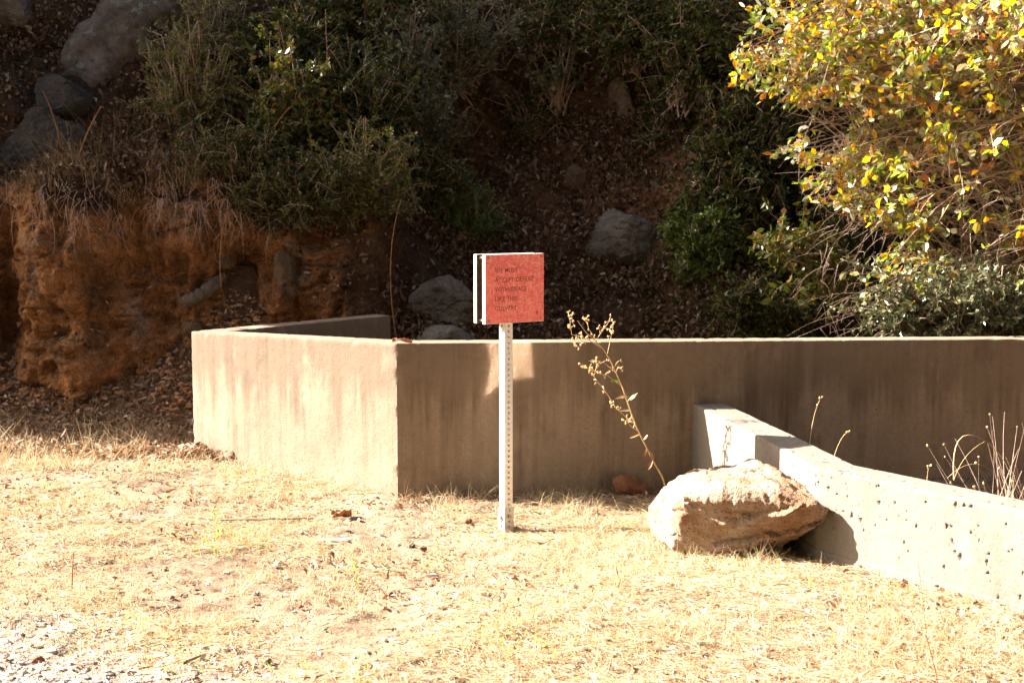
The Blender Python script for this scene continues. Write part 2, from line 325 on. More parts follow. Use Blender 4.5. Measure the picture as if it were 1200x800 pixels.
def gcol(V):
    x, y = V[:, 0], V[:, 1]; p = np.stack([x, y, x * 0], 1)
    c = lerp((.27, .185, .12), (.36, .265, .175), np.clip(.5 + fbm(p * 1.3, 11, 4), 0, 1)); t = np.clip(fbm(p * 3.5, 14, 4) * 2 - .2, 0, 1) * .7
    c = c * (1 - t[:, None]) + np.array([.15, .095, .06]) * t[:, None]
    g = gravelmask(x, y)[:, None]; c = c * (1 - g) + np.array([.32, .27, .23]) * g
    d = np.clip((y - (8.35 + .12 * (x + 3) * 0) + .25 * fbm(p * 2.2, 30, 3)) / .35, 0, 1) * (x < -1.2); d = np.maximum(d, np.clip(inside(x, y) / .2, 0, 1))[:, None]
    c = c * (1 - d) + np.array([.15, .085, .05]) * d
    near = np.exp(-np.abs(y - (7.2 + .0668 * x)) / .22) * (x > -.6) * (x < 1.2); c = c * (1 - near[:, None] * .7) + np.array([.12, .075, .045]) * near[:, None] * .7; return c  # dark soil at the wall foot, also painting in its shaded strip
xs = np.concatenate([-np.geomspace(90, 4.2, 18), np.linspace(-4, 3.4, 370), np.geomspace(3.6, 90, 18)])
ys = np.concatenate([-np.geomspace(90, 1, 14), np.linspace(-.6, 3.2, 20), np.linspace(3.3, 9.9, 330), np.geomspace(10.2, 60, 8)])
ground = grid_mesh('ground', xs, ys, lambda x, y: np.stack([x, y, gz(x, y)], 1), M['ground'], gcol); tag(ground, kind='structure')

# ------------------------------------------------------------------ hillside (a steep bank given as profiles along x)
PX = [-30, -14, -8.5, -5.6, -4.6, -3.4, -2.2, -1.2, -.4, .6, 1.6, 2.8, 4.5, 10, 30]
def prof(*p): return np.array(p, float)
cl = prof((9.9, -.3), (10.05, .6), (10.25, 2.2), (10.6, 4.2), (11.1, 4.9), (12.0, 5.1), (15, 7.5), (24, 13))  # unseen high cliff added at the left to throw shade on the hill
bk = prof((9.45, -.2), (9.58, .35), (9.72, .95), (9.80, 1.48), (10.2, 1.78), (11.3, 2.75), (14, 5.6), (24, 13))
PR = [cl, cl, cl, cl, prof((9.3, -.3), (9.45, .4), (9.6, 1.0), (9.8, 1.7), (10.5, 2.4), (11.5, 3.4), (14, 6.2), (24, 13)), bk, bk,
      prof((9.5, -.3), (9.62, .25), (9.78, .75), (9.95, 1.25), (10.35, 1.75), (11.3, 2.8), (14, 5.8), (24, 13)),
      prof((9.1, -.5), (9.5, .3), (9.95, .8), (10.45, 1.35), (10.95, 1.9), (11.6, 2.95), (14, 6.1), (24, 13)),
      prof((9.0, -.5), (9.5, .25), (10.1, .8), (10.7, 1.3), (11.2, 1.85), (11.75, 3.0), (14, 6.3), (24, 13)),
      prof((9.0, -.5), (9.4, .3), (9.9, .85), (10.4, 1.35), (10.8, 1.9), (11.3, 3.0), (13.6, 6.3), (24, 13)),
      prof((8.8, -.5), (9.1, .3), (9.5, .85), (9.9, 1.4), (10.4, 2.0), (11.0, 3.0), (13.4, 6.0), (24, 13)),
      prof((8.8, -.5), (9.0, .3), (9.3, .85), (9.6, 1.4), (10.1, 2.0), (10.8, 3.0), (13.2, 6.0), (24, 13))]
PR += [PR[-1], PR[-1]]; PR = np.array(PR); SK = np.array([0, .09, .2, .31, .43, .62, .84, 1.0])
hx = np.concatenate([np.linspace(-30, -5.3, 60), np.linspace(-5.2, 5.2, 470), np.linspace(5.4, 30, 50)])
hs = np.concatenate([np.linspace(0, .64, 260), np.linspace(.65, 1, 40)])
def hillbase(x, s):
    f = np.interp(x, PX, np.arange(len(PX))); i = np.clip(f.astype(int), 0, len(PX) - 2); t = f - i; t = t * t * (3 - 2 * t)
    j = np.clip(np.searchsorted(SK, s, side='right') - 1, 0, len(SK) - 2); u = ((s - SK[j]) / (SK[j + 1] - SK[j]))
    A = PR[i, j] * (1 - u)[:, None] + PR[i, j + 1] * u[:, None]; B = PR[i + 1, j] * (1 - u)[:, None] + PR[i + 1, j + 1] * u[:, None]
    return A * (1 - t)[:, None] + B * t[:, None]
def clayface(x, z): return np.clip((-.75 - x) / .6, 0, 1) * np.clip((1.62 + .12 * np.sin(x * 5) - z) / .12, 0, 1)
def hillfn(x, s):
    yz = hillbase(x, s); p = np.stack([x, yz[:, 0], yz[:, 1]], 1)
    q = p + .25 * np.stack([fbm(p * 1.1, 40), fbm(p * 1.1, 41), fbm(p * 1.1, 42)], 1)
    amp = np.clip(s / .05, 0, 1); cf = clayface(x, p[:, 2])
    d = .26 * fbm(q * .9, 50, 3) + .16 * fbm(q * 2.3 * [1, 1, .6], 52, 4, .55, True) + .045 * fbm(q * 9, 55, 4, .6)
    d = d + cf * (.17 * fbm(q * [3.6, 3.6, 1.5], 60, 5, .62, True) + .10 * fbm(q * [3, 3, 6], 63, 5, .62, True) + .03 * fbm(q * 16, 66, 3, .6, True) - .07 * np.exp(-(vnoise(q * [2.6, 2.6, 1.5] + 77.3, 68) / .05) ** 2) - .04 * np.exp(-(vnoise(q * [3, 3, 6] + 31.7, 69) / .06) ** 2)) - cf * .10
    # buttress of clay standing forward at the far left, narrow chimney beside it
    d = d + .26 * np.exp(-((x + 2.95 + .12 * (p[:, 2] - 1)) / .34) ** 2) * np.clip(p[:, 2] / .35, 0, 1) * np.clip((2.0 - p[:, 2]) / .45, 0, 1)
    d = d - .28 * np.exp(-((x + 3.48) / .14) ** 2) * np.clip((1.5 - p[:, 2]) / .3, 0, 1)
    d = d - .22 * np.exp(-((x + 1.9) / .25) ** 2 - ((p[:, 2] - 1.0) / .22) ** 2)
    d = d - .45 * np.exp(-((x + .1) / .55) ** 2) * np.clip((p[:, 2] - .6) / 1.2, 0, 1)
    # overhanging turf lip above the clay
    d = d + .12 * np.exp(-((p[:, 2] - 1.62 + .06 * np.sin(x * 3.1)) / .12) ** 2) * (x < -.6)
    p[:, 1] -= d * amp * .95; p[:, 2] += d * amp * .3 * (1 - cf); return p
def hcol(V):
    x, z = V[:, 0], V[:, 2]; p = V
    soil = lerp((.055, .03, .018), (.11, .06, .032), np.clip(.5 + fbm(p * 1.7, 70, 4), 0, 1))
    clay = lerp((.46, .215, .085), (.31, .135, .055), np.clip(.5 + 1.2 * fbm(p * [2, 2, 3], 72, 4), 0, 1))
    dk = np.clip(fbm(p * [4, 4, 2], 73, 5) * 2.8 - .3, 0, 1)[:, None] * .7; clay = clay * (1 - dk) + np.array([.075, .04, .022]) * dk
    gr = np.clip(fbm(p * [6, 6, 2], 77, 3) * 2.4 - .5, 0, 1)[:, None] * .6; clay = clay * (1 - gr) + np.array([.40, .29, .21]) * gr
    c = clayface(x, z)[:, None]; o = soil * (1 - c) + clay * c
    sc2 = (np.exp(-((x - 1.35) / .75) ** 2 - ((z - 1.55) / .45) ** 2) * .8 + np.exp(-((x + .05) / .7) ** 2 - ((z - 1.9) / .7) ** 2) * .45)[:, None]   # orange scar in the middle
    return o * (1 - sc2) + np.array([.27, .125, .06]) * sc2
X, S = np.meshgrid(hx, hs); HV = hillfn(X.ravel(), S.ravel()); nx, ny = len(hx), len(hs)
i = (np.arange(ny - 1)[:, None] * nx + np.arange(nx - 1)[None]).ravel(); HQ = np.stack([i, i + 1, i + nx + 1, i + nx], 1)
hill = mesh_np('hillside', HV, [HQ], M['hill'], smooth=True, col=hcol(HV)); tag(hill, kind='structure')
HP = proj(HV)
def hp(px, py, out=0.0):
    """the hillside's point seen at a pixel of the photograph"""
    d = np.abs(HP[:, 0] - px) + np.abs(HP[:, 1] - py); c = np.where(d < 14)[0]
    if len(c) == 0: c = np.array([d.argmin()])
    k = c[HP[c, 2].argmin()]; p = HV[k].copy(); r = np.array([0, 0, CZ]) - p; return p + r / np.linalg.norm(r) * out
qa, qb, qc = HV[HQ[:, 0]], HV[HQ[:, 1]], HV[HQ[:, 3]]; HN = np.cross(qb - qa, qc - qa); HA = np.linalg.norm(HN, axis=1); HN /= HA[:, None]
HC = (qa + qb + qc + HV[HQ[:, 2]]) / 4; HCP = proj(HC); HVIS = (HCP[:, 0] > -80) & (HCP[:, 0] < 1280) & (HCP[:, 1] > -90) & (HC[:, 2] > .1)
if HN[:, 1].mean() > 0: HN = -HN
def hsample(n, wfn):
    w_ = HA * HVIS * wfn(HC, HN); k = R.choice(len(w_), n, p=w_ / w_.sum()); u, v_ = R.random((n, 1)), R.random((n, 1))
    return qa[k] + (qb[k] - qa[k]) * u + (qc[k] - qa[k]) * v_, HN[k]

# added unseen slope behind the camera, to keep most of the sky off the culvert
def opp(x, y):
    p = np.stack([x, y, x * 0], 1); d = np.clip((-4.5 - y) + .08 * np.abs(x) * 0, 0, 99); return np.stack([x, y, d * 1.15 + np.clip(d, 0, 2) * .5 * fbm(p * .5, 200, 4) - .3 + np.clip(d, 0, 6) * .25 * fbm(p * .2, 210, 4)], 1)
def oppcol(V): return lerp((.07, .05, .03), (.055, .065, .025), np.clip(.5 + fbm(V * .8, 220, 4), 0, 1))
o = grid_mesh('hillside_opposite', np.linspace(-45, 45, 120), np.linspace(-28, -4.3, 70), opp, M['hill'], oppcol); tag(o, kind='structure')

# ------------------------------------------------------------------ culvert walls
def wall_path(name, pts, zt, zb, thick, m_, res=.012, side=1, closed_ends=True, rough=.0022, ztfn=None, pits=None, parent=None):
    """a poured wall: front face along pts, thickness to the left of travel (side=1); eased edges, worn top"""
    pts = np.array(pts, float); seg = np.diff(pts, axis=0); L = np.linalg.norm(seg, axis=1); T = seg / L[:, None]; Nn = np.stack([-T[:, 1], T[:, 0]], 1) * side
    bis = [Nn[0]] + [(Nn[k] + Nn[k + 1]) / (1 + Nn[k] @ Nn[k + 1]) for k in range(len(Nn) - 1)] + [Nn[-1]]; bis = np.array(bis)
    s = np.concatenate([[0], np.cumsum(L)]); S_ = [0.0]
    for k in range(len(L)): S_ += list(s[k] + np.linspace(0, L[k], max(2, int(L[k] / res)))[1:])
    S_ = np.array(S_); base = np.stack([np.interp(S_, s, pts[:, 0]), np.interp(S_, s, pts[:, 1])], 1); bb = np.stack([np.interp(S_, s, bis[:, 0]), np.interp(S_, s, bis[:, 1])], 1)
    h = zt - zb; nz = max(4, int(h / res)); r = .008
    cs = [(0, z_) for z_ in np.linspace(0, h - r, nz)] + [(r * .3, h - r * .3), (r, h)] + [(t_, h) for t_ in np.linspace(r, thick - r, max(3, int(thick / res)))[1:-1]] + [(thick - r, h), (thick - r * .3, h - r * .3), (thick, h - r)] + [(thick, z_) for z_ in np.linspace(h - r, 0, max(4, nz // 3))[1:]]
    cs = np.array(cs); nc = len(cs); ns = len(S_)
    V = np.zeros((ns, nc, 3)); V[..., :2] = base[:, None] + bb[:, None] * cs[None, :, :1]; V[..., 2] = zb + cs[None, :, 1]
    if ztfn is not None: V[..., 2] += (cs[None, :, 1] / h) * ztfn(S_)[:, None]
    P = V.reshape(-1, 3); n1 = fbm(P * 3, 80, 2) * rough * .6 + fbm(P * 45, 82, 3) * rough * .55
    top = np.repeat((cs[None, :, 1] > h - r * 1.1), ns, 0).ravel(); n1 = n1 + top * (np.clip(fbm(P * 30, 85, 3) - .25, 0, 1) * -.012)
    off = np.where(cs[None, :, 0:1] < thick / 2, -1, 1) * bb[:, None]; P[:, :2] += (off.reshape(-1, 2)) * n1[:, None]; P[:, 2] += np.where(top, n1, 0)
    if pits is not None: P = pits(P, S_, cs, bb)
    i = (np.arange(ns - 1)[:, None] * nc + np.arange(nc - 1)[None]).ravel(); q = np.stack([i, i + nc, i + nc + 1, i + 1], 1)
    caps = [np.array([list(range(nc))]), np.array([list(range((ns - 1) * nc + nc - 1, (ns - 1) * nc - 1, -1))])]
    o = mesh_np(name, P, [q] + caps, m_, smooth=False, parent=parent)
    for pl in o.data.polygons: pl.use_smooth = len(pl.vertices) == 4
    o.data.set_sharp_from_angle(angle=math.radians(40)); return o
ZT = .806; ZB = -.6
def corner_chips(P, S_, cs, bb):
    s0 = np.linalg.norm(LG - LW) + np.linalg.norm(LW - MW0); A = P.reshape(len(S_), len(cs), 3)
    for sc0 in (s0, np.linalg.norm(LG - LW)):
        for i_ in np.where(np.abs(S_ - sc0) < .02)[0]:
            zz = A[i_, :, 2]; k_ = np.clip(fbm(np.stack([zz * 22, zz * 0, zz * 0 + sc0], 1), 93, 3) - .2, 0, 1) * .011 * max(0, 1 - abs(S_[i_] - sc0) / .02) + .0008; A[i_, :, :2] += bb[i_] * (k_ * (cs[:, 0] < .03))[:, None]
    return A.reshape(-1, 3)
lw = wall_path('culvert_headwall', [LG, LW, MW0, MW1], ZT, ZB, .15, M['conc'], .014, side=1, ztfn=lambda S_: -np.interp(S_, [0, np.linalg.norm(LG - LW), np.linalg.norm(LG - LW) + np.linalg.norm(LW - MW0)], [ZT - Py(440, 368, 9.35)[2], ZT - Py(224, 388, 8.35)[2], 0]), pits=corner_chips)
tag(lw, 'weathered grey concrete culvert wall folded round the corner behind the red sign', 'concrete wall')
def wing_pits(P, S_, cs, bb):
    rr = np.random.default_rng(3); ns, nc = len(S_), len(cs); A = P.reshape(ns, nc, 3)
    front = cs[:, 0] < .001; zc = A[0, :, 2]
    for k in range(520):
        s0 = rr.uniform(1.5, S_[-1]); z0 = .12 + .34 * rr.random() ** .8; r0 = .0016 + .0052 * rr.random() ** 4; ex = rr.uniform(.7, 2.4)
        si = np.where(abs(S_ - s0) < r0 * 2)[0]; zi = np.where(front & (abs(zc - z0) < r0 * 2 * ex))[0]
        if len(si) == 0 or len(zi) == 0: continue
        d = np.sqrt(((S_[si][:, None] - s0) / r0) ** 2 + ((zc[zi][None] - z0) / (r0 * ex)) ** 2) * (1 + .35 * np.sin(3 * np.arctan2(zc[zi][None] - z0, S_[si][:, None] - s0) + k)); dep = np.clip(1.25 - d, 0, 1) * r0 * 1.6
        A[np.ix_(si, zi)][..., 0]; sub = A[si[:, None], zi[None], :2] + bb[si][:, None] * dep[..., None]; A[si[:, None], zi[None], :2] = sub
    low = front[None, :] & (zc[None, :] < .150 + .004 * np.sin(S_[:, None] * 2)); A[..., :2] -= bb[:, None] * (low * .0055)[..., None]        # form-board step low on the face
    return A.reshape(-1, 3)
WP = [(.946, 7.37), (1.111, 6.355), (1.160, 6.0), (1.222, 5.60), (1.758, 4.80), (2.45, 3.77)]
ww = wall_path('wing_wall', WP, .477, -.5, .17, M['conc2'], .0036, side=1, pits=wing_pits)
tag(ww, 'low pale concrete wing wall pocked with air holes, running forward beside the boulder', 'concrete wall')
# form-board ledge low on the wing wall
dsg = np.array(WP[4]) - np.array(WP[3]); dsg /= np.linalg.norm(dsg); nn = np.array([dsg[1], -dsg[0]]) * 1.0
a0 = np.array(WP[3]) + dsg * .12; a1 = np.array(WP[5])

# ------------------------------------------------------------------ sign on its post
SR = math.radians(35); base = Pz(593, 619.5, 0)
sign = empty('sign', (base[0], base[1], 0), 'square red metal sign with worn lettering on a perforated steel post', 'sign', rz=SR)
def perforated(name, wd, z0, z1, pitch, hr, m_, parent, ph=0):
    """square steel tube with a real round hole every inch on all four sides"""
    t = .0028; VV = []; QQ = []; off = 0; nseg = int(round((z1 - z0) / pitch)); an = np.arange(12) * math.pi / 6 + math.pi / 12
    cx = np.cos(an) * hr; cz_ = np.sin(an) * hr
    h = wd / 2; hz = pitch / 2; sq = []
    for a in an:                                                                # 12 outline points of the cell
        c_, s_ = math.cos(a), math.sin(a); k = min(h / abs(c_) if abs(c_) > 1e-6 else 9, hz / abs(s_) if abs(s_) > 1e-6 else 9); sq.append((c_ * k, s_ * k))
    sq = np.array(sq); cor = np.array([(h, hz), (-h, hz), (-h, -hz), (h, -hz)])
    for f in range(4):
        a = f * math.pi / 2; c_, s_ = math.cos(a), math.sin(a)
        for g in range(nseg):
            zc = z0 + (g + .5) * pitch; P3 = []
            for yy in (-h, -h + t):
                for (u, v_) in list(zip(cx, cz_)) + [tuple(x) for x in sq] + [tuple(x) for x in cor]: P3.append((u, yy, zc + v_))
            P3 = np.array(P3); P3 = np.stack([P3[:, 0] * c_ - P3[:, 1] * s_, P3[:, 0] * s_ + P3[:, 1] * c_, P3[:, 2]], 1); VV.append(P3)
            for k in range(12):
                k2 = (k + 1) % 12; QQ.append([off + k, off + k2, off + 12 + k2, off + 12 + k]); QQ.append([off + 28 + k, off + k, off + k2, off + 28 + k2][::-1])
                # corner filler
                m1, m2 = sq[k], sq[k2]
                for ci, c4 in enumerate(cor):
                    on1 = abs(abs(m1[0]) - h) < 1e-6; on2 = abs(abs(m2[0]) - h) < 1e-6
                    if on1 != on2 and m1[0] * c4[0] > 0 and m1[1] * c4[1] > 0 and m2[0] * c4[0] > 0 and m2[1] * c4[1] > 0: QQ.append([off + 12 + k, off + 12 + k2, off + 24 + ci, off + 24 + ci])
            off += 56
    Q = np.array(QQ); tri = Q[:, 2] == Q[:, 3]
    return mesh_np(name, np.concatenate(VV), [Q[~tri], Q[tri][:, :3]] if tri.any() else [Q], m_, parent=parent)
perforated('post', .0445, -.12, 1.27, .0254, .0062, M['galv'], sign)
perforated('anchor_sleeve', .0525, -.15, .1108, .0254, .0060, M['galv2'], sign)
bmn = bmesh.new(); cyl(bmn, (0, -.030, .066), .0095, .010, 'Y', 6); bm_obj('anchor_bolt', bmn, M['bolt'], sign); bmn = bmesh.new(); cyl(bmn, (-.031, 0, .058), .0075, .012, 'X', 6); bm_obj('anchor_bolt', bmn, M['bolt'], sign)
SW, SH, ZC = .330, .316, 1.133
ox = .018
def panel(name, y, t, m_, w_=SW, h_=SH):
    q = bmesh.new(); bx(q, (ox, y, ZC), (w_, t, h_), bev=.0012); return bm_obj(name, q, m_, sign)
M['ply'] = simple('dark_ply', (.07, .045, .03), .9, 0, .3, 40)  # dark colour painting the shade of the gap on the inner faces
fp = panel('front_panel', -.0350, .024, M['board']); rp = panel('rear_panel', .0350, .024, M['board'])
rf = panel('red_face', -.0484, .0022, M['redface'], SW - .003, SH - .003)
for pn, sg in ((fp, 1), (rp, -1)):
    pn.data.materials.append(M['ply'])
    for pl in pn.data.polygons:
        if pl.normal.y * sg > .9: pl.material_index = 1
# bright sheet backing the rear panel, slightly dished
g = 26; u = np.linspace(-.5, .5, g); U, W_ = np.meshgrid(u, u); U, W_ = U.ravel(), W_.ravel()
yy = .0495 - .0016 * (1 - (2 * U) ** 2) * (1 - (2 * W_) ** 2)
BV = np.stack([ox + U * (SW - .002) , yy - U * SW * math.tan(math.radians(-1.5)) * 0, ZC + W_ * (SH - .002)], 1)
i = (np.arange(g - 1)[:, None] * g + np.arange(g - 1)[None]).ravel()
mesh_np('back_sheet', BV, [np.stack([i, i + g, i + g + 1, i + 1], 1)], M['glossy'], parent=sign, smooth=True)
for sx in (-1, 1):
    for sz in (-1, 1):
        q = bmesh.new(); x_, z_ = ox + sx * (SW / 2 - .017), ZC + sz * (SH / 2 - .015)
        cyl(q, (x_, -.0512, z_), .0062, .004, 'Y', 12, .0045); cyl(q, (x_, -.0535, z_), .0028, .003, 'Y', 6); bm_obj('screw', q, M['bolt'], sign)
        q = bmesh.new(); cyl(q, (x_, 0, z_), .004, .045, 'Y', 10); cyl(q, (x_, -.013, z_), .0075, .006, 'Y', 6); cyl(q, (x_, .013, z_), .0075, .006, 'Y', 6); bm_obj('spacer_bolt', q, M['bolt'], sign)
cu = bpy.data.curves.new('txt', 'FONT'); cu.body = 'WE MUST\nACCEPT DEFEAT\nWITH GRACE\nLIKE THIS\nCULVERT'; cu.size = .0315; cu.space_line = 1.38; cu.space_character = 1.06; cu.extrude = .0003; cu.offset = .00012
to = bpy.data.objects.new('txt', cu); COL.objects.link(to); dg = bpy.context.evaluated_depsgraph_get(); tm = bpy.data.meshes.new_from_object(to.evaluated_get(dg)); bpy.data.objects.remove(to)
tv = np.zeros(len(tm.vertices) * 3, np.float32); tm.vertices.foreach_get('co', tv); tv = tv.reshape(-1, 3)
tx, tz = tv[:, 0].copy(), tv[:, 1].copy(); sc_x = .218 / tx.max(); tw = np.stack([ox - SW / 2 + .052 + tx * sc_x, -.0498 - tv[:, 2], ZC + SH / 2 - .083 + tz + .0018 * np.sin(tx * 90)], 1)
tm.vertices.foreach_set('co', tw.astype(np.float32).ravel()); tm.materials.clear(); tm.materials.append(M['ink']); tm.update()
lo = bpy.data.objects.new('lettering', tm); COL.objects.link(lo); lo.parent = rf
q = bmesh.new(); ex, ez = ox + SW / 2 - .043, ZC - SH / 2 + .042                   # tiny mark low on the right
bx(q, (ex - .003, -.0500, ez - .002), (.0026, .0008, .015)); bx(q, (ex + .003, -.0500, ez + .001), (.0026, .0008, .013)); bx(q, (ex, -.0505, ez + .003), (.011, .0008, .0026)); bm_obj('mark', q, M['ink'], rf)

# ------------------------------------------------------------------ rocks
def hull_rock(name, pts, m_, vox, amp, seed, parent=None, smooth=True, extra=None):
    q = bmesh.new()
    for p in pts: q.verts.new([float(c) for c in p])
    bmesh.ops.convex_hull(q, input=q.verts); bmesh.ops.recalc_face_normals(q, faces=q.faces); me = bpy.data.meshes.new(name)
    for v_ in [v_ for v_ in q.verts if not v_.link_faces]: q.verts.remove(v_)
    q.to_mesh(me); q.free(); o = bpy.data.objects.new(name, me); COL.objects.link(o)
    r = o.modifiers.new('r', 'REMESH'); r.mode = 'VOXEL'; r.voxel_size = vox; s = o.modifiers.new('s', 'SMOOTH'); s.iterations = 1; s.factor = .5
    dg = bpy.context.evaluated_depsgraph_get(); nm = bpy.data.meshes.new_from_object(o.evaluated_get(dg)); o.modifiers.clear(); o.data = nm; bpy.data.meshes.remove(me); nm.name = name
    n_ = len(nm.vertices); co = np.zeros(n_ * 3, np.float32); nm.vertices.foreach_get('co', co); co = co.reshape(-1, 3).astype(float)
    no = np.zeros(n_ * 3, np.float32); nm.vertices.foreach_get('normal', no); no = no.reshape(-1, 3)
    ext = np.ptp(co, axis=0).max(); f = 1 / ext; rc = np.random.default_rng(seed + 1)
    for _ in range(26):                                                            # cleave flat faces off the lump
        pn = rc.normal(size=3) * [1, 1, .8]; pn /= np.linalg.norm(pn); h_ = co @ pn; lim = h_.max() - rc.uniform(.004, .016) * ext * (1 if extra else 3.4); over = np.clip(h_ - lim, 0, 9); co = co - pn * over[:, None] * .92
    wq = co * f + .12 * np.stack([fbm(co * f * 4, seed + 20, 3), fbm(co * f * 4, seed + 21, 3), fbm(co * f * 4, seed + 22, 3)], 1)
    st_ = (co @ np.array([.30, .25, .92])) * f * 9 + 1.6 * fbm(co * f * 3, seed + 30, 3); st_ = np.abs(st_ - np.round(st_)) * 2
    d = 1.2 * fbm(wq * 3, seed, 3, .5, True) + .7 * fbm(wq * [8, 8, 13], seed + 5, 5, .62, True) - .45 * np.clip(.25 - st_, 0, 1) * 4 + .3 * fbm(co * f * 30, seed + 9, 3, .6)
    co = co + no * (d * amp * ext)[:, None]
    if extra: co = extra(co)
    nm.vertices.foreach_set('co', co.astype(np.float32).ravel()); nm.update()
    for p in nm.polygons: p.use_smooth = smooth
    nm.materials.clear(); nm.materials.append(m_); o.parent = parent; return o
B = [(762, 595, 6.12), (765, 622, 6.10), (776, 572, 6.28), (788, 645, 5.90), (786, 596, 5.82), (806, 580, 5.66), (852, 588, 5.60), (905, 572, 5.56), (948, 586, 5.50), (964, 599, 5.46), (950, 615, 5.58),
     (915, 632, 5.74), (892, 645, 5.84), (860, 652, 5.86), (840, 652, 5.86), (800, 557, 6.34), (832, 549, 6.40), (884, 549, 6.16), (914, 567, 6.02), (944, 580, 5.80), (790, 620, 6.45), (890, 625, 6.25), (968, 592, 5.62), (966, 606, 5.52), (884, 540, 6.10), (975, 597, 5.52), (890, 556, 5.80)]
def ledges(co):
    x, y, z = co.T; front = np.clip((5.98 - y) / .12, 0, 1)
    wob = .018 * fbm(co * 14, 171, 3)
    for (x0, z0, x1, z1, dy, hgt) in ((.84, .13, 1.24, .285, .050, .11), (.70, .335, .98, .30, -.030, .05), (.93, .26, 1.10, .345, .035, .04)):
        zl = z0 + (z1 - z0) * (x - x0) / (x1 - x0) + wob; t = np.clip((zl - z) / .018, 0, 1) * np.clip(1 - (zl - z - .018) / hgt, 0, 1) * np.clip((x - x0 + .05) / .06, 0, 1) * np.clip((x1 + .05 - x) / .06, 0, 1)
        y = y - dy * t * front
    return np.stack([x, y, z], 1)
bo = hull_rock('boulder', [Py(*b_) for b_ in B], M['granite'], .0065, .019, 100, extra=ledges); tag(bo, 'large tan granite boulder leaning beside the low wing wall', 'boulder')
def ell_rock(name, c, d, seed, m_, label, cat='rock', amp=.03, vox=None, n_=16, group=None, tilt=0):
    rr = np.random.default_rng(seed); v_ = rr.normal(size=(n_, 3)); v_ /= np.linalg.norm(v_, axis=1)[:, None]; v_ = v_ * np.array(d) / 2
    v_ = np.stack([v_[:, 0] * math.cos(tilt) - v_[:, 2] * math.sin(tilt), v_[:, 1], v_[:, 0] * math.sin(tilt) + v_[:, 2] * math.cos(tilt)], 1)
    o = hull_rock(name, v_ + np.asarray(c), m_, vox or max(d) / 45, amp, seed); return tag(o, label, cat, group)
def gpt(px, py, dz=0.0):
    p = Pz(px, py, 0.03)
    for _ in range(4): p = Pz(px, py, gz(p[0], p[1])[0])
    return p + np.array([0, 0, dz])
p = Pz(741, 578, .02); ell_rock('stone', p + [0, -.03, .065], (.23, .16, .15), 5, M['red'], 'reddish stone in the wall shade just left of the boulder', 'stone', vox=.005)
for k, (px, py, s_, lab, mm) in enumerate([
        (496, 589, .045, 'small tan stone at the foot of the wall right of its corner', 'tan'), (697, 601, .05, 'small tan stone on the shade line right of the sign post', 'tan'),
        (495, 646, .055, 'rusty brown stone in the straw below the wall corner', 'red'), (549, 613, .05, 'flat orange stone lying left of the sign post', 'red'),
        (483, 640, .035, 'small pale stone touching a brown one in the straw', 'tan'), (313, 777, .04, 'dark stone in the straw at the bottom edge', 'grey'),
        (45, 778, .06, 'flat brown stone in the gravel at the lower left corner', 'red'), (127, 468, .13, 'flat tan stone in the leaf litter below the clay bank', 'tan'),
        (700, 640, .03, 'small orange stone right of the post in full sun', 'red'), (352, 712, .03, 'small brown stone in the straw below the curled leaf', 'red')]):
    p = gpt(px, py); ell_rock('stone', p + [0, 0, s_ * .22], (s_, s_ * .8, s_ * .6), 200 + k, M[mm], lab, 'stone', vox=s_ / 16)
RK = [('boulder_outcrop', 728, 275, (.74, .6, .62), 'grey', 'rounded grey rock half buried in the slope right of the sign', 0, 301),
      ('rock', 515, 355, (.62, .45, .50), 'grey', 'blue grey rock in the leaf litter left of the sign', .5, 302), ('rock', 520, 392, (.6, .4, .28), 'grey', 'dark grey rock resting just behind the wall corner', 0, 303),
      ('rock', 673, 202, (.21, .2, .25), 'tan', 'small pale streaked stone on the slope above the sign', .5, 304), ('rock', 590, 100, (.36, .3, .2), 'tan', 'brown slab rock jutting from the shaded slope near the top', -.8, 305),
      ('rock', 150, 55, (1.0, .8, 1.5), 'greyL', 'tall grey rock face patched with lichen at the upper left', -.5, 306), ('rock', 70, 105, (.6, .5, .4), 'greyD', 'dark grey rock below the leaf covered ledge at upper left', -.3, 307),
      ('rock', 45, 165, (.8, .5, .6), 'greyD', 'blackish rock in the hollow at the left edge', .2, 308), ('rock', 8, 5, (.6, .5, .5), 'greyL', 'grey rock in the top left corner', 0, 309),
      ('rock', 725, 118, (.28, .3, .5), 'tan', 'brown upright rock in the slope high above the sign', .1, 310), ('rock', 820, 180, (.4, .3, .45), 'tan', 'pinkish rock edge beside the dark shrubs on the right slope', .3, 311),
      ('rock', 272, 314, (.13, .12, .11), 'tan', 'light stone set in the orange clay bank', .2, 312), ('rock', 335, 308, (.18, .16, .34), 'tan', 'tan knob of stone at the right end of the clay bank', .2, 313),
      ('rock', 285, 358, (.24, .2, .1), 'tan', 'flat stone at the foot of the clay bank', 0, 314), ('rock', 228, 375, (.16, .14, .12), 'tan', 'stone behind the left end of the concrete wall', .3, 315),
      ('rock', 742, 320, (.13, .12, .12), 'grey', 'fist sized grey stone under the rounded rock', 0, 316), ('rock', 455, 150, (.24, .2, .12), 'grey', 'bluish stone showing between the hill shrubs', .4, 317)]
for nm_, px, py, d_, mm, lab, tl, sd in RK: ell_rock('rock', hp(px, py, -.12 * min(d_)), d_, sd, M[mm], lab, 'rock', tilt=tl, amp=.036, n_=14, vox=max(d_) / 80)
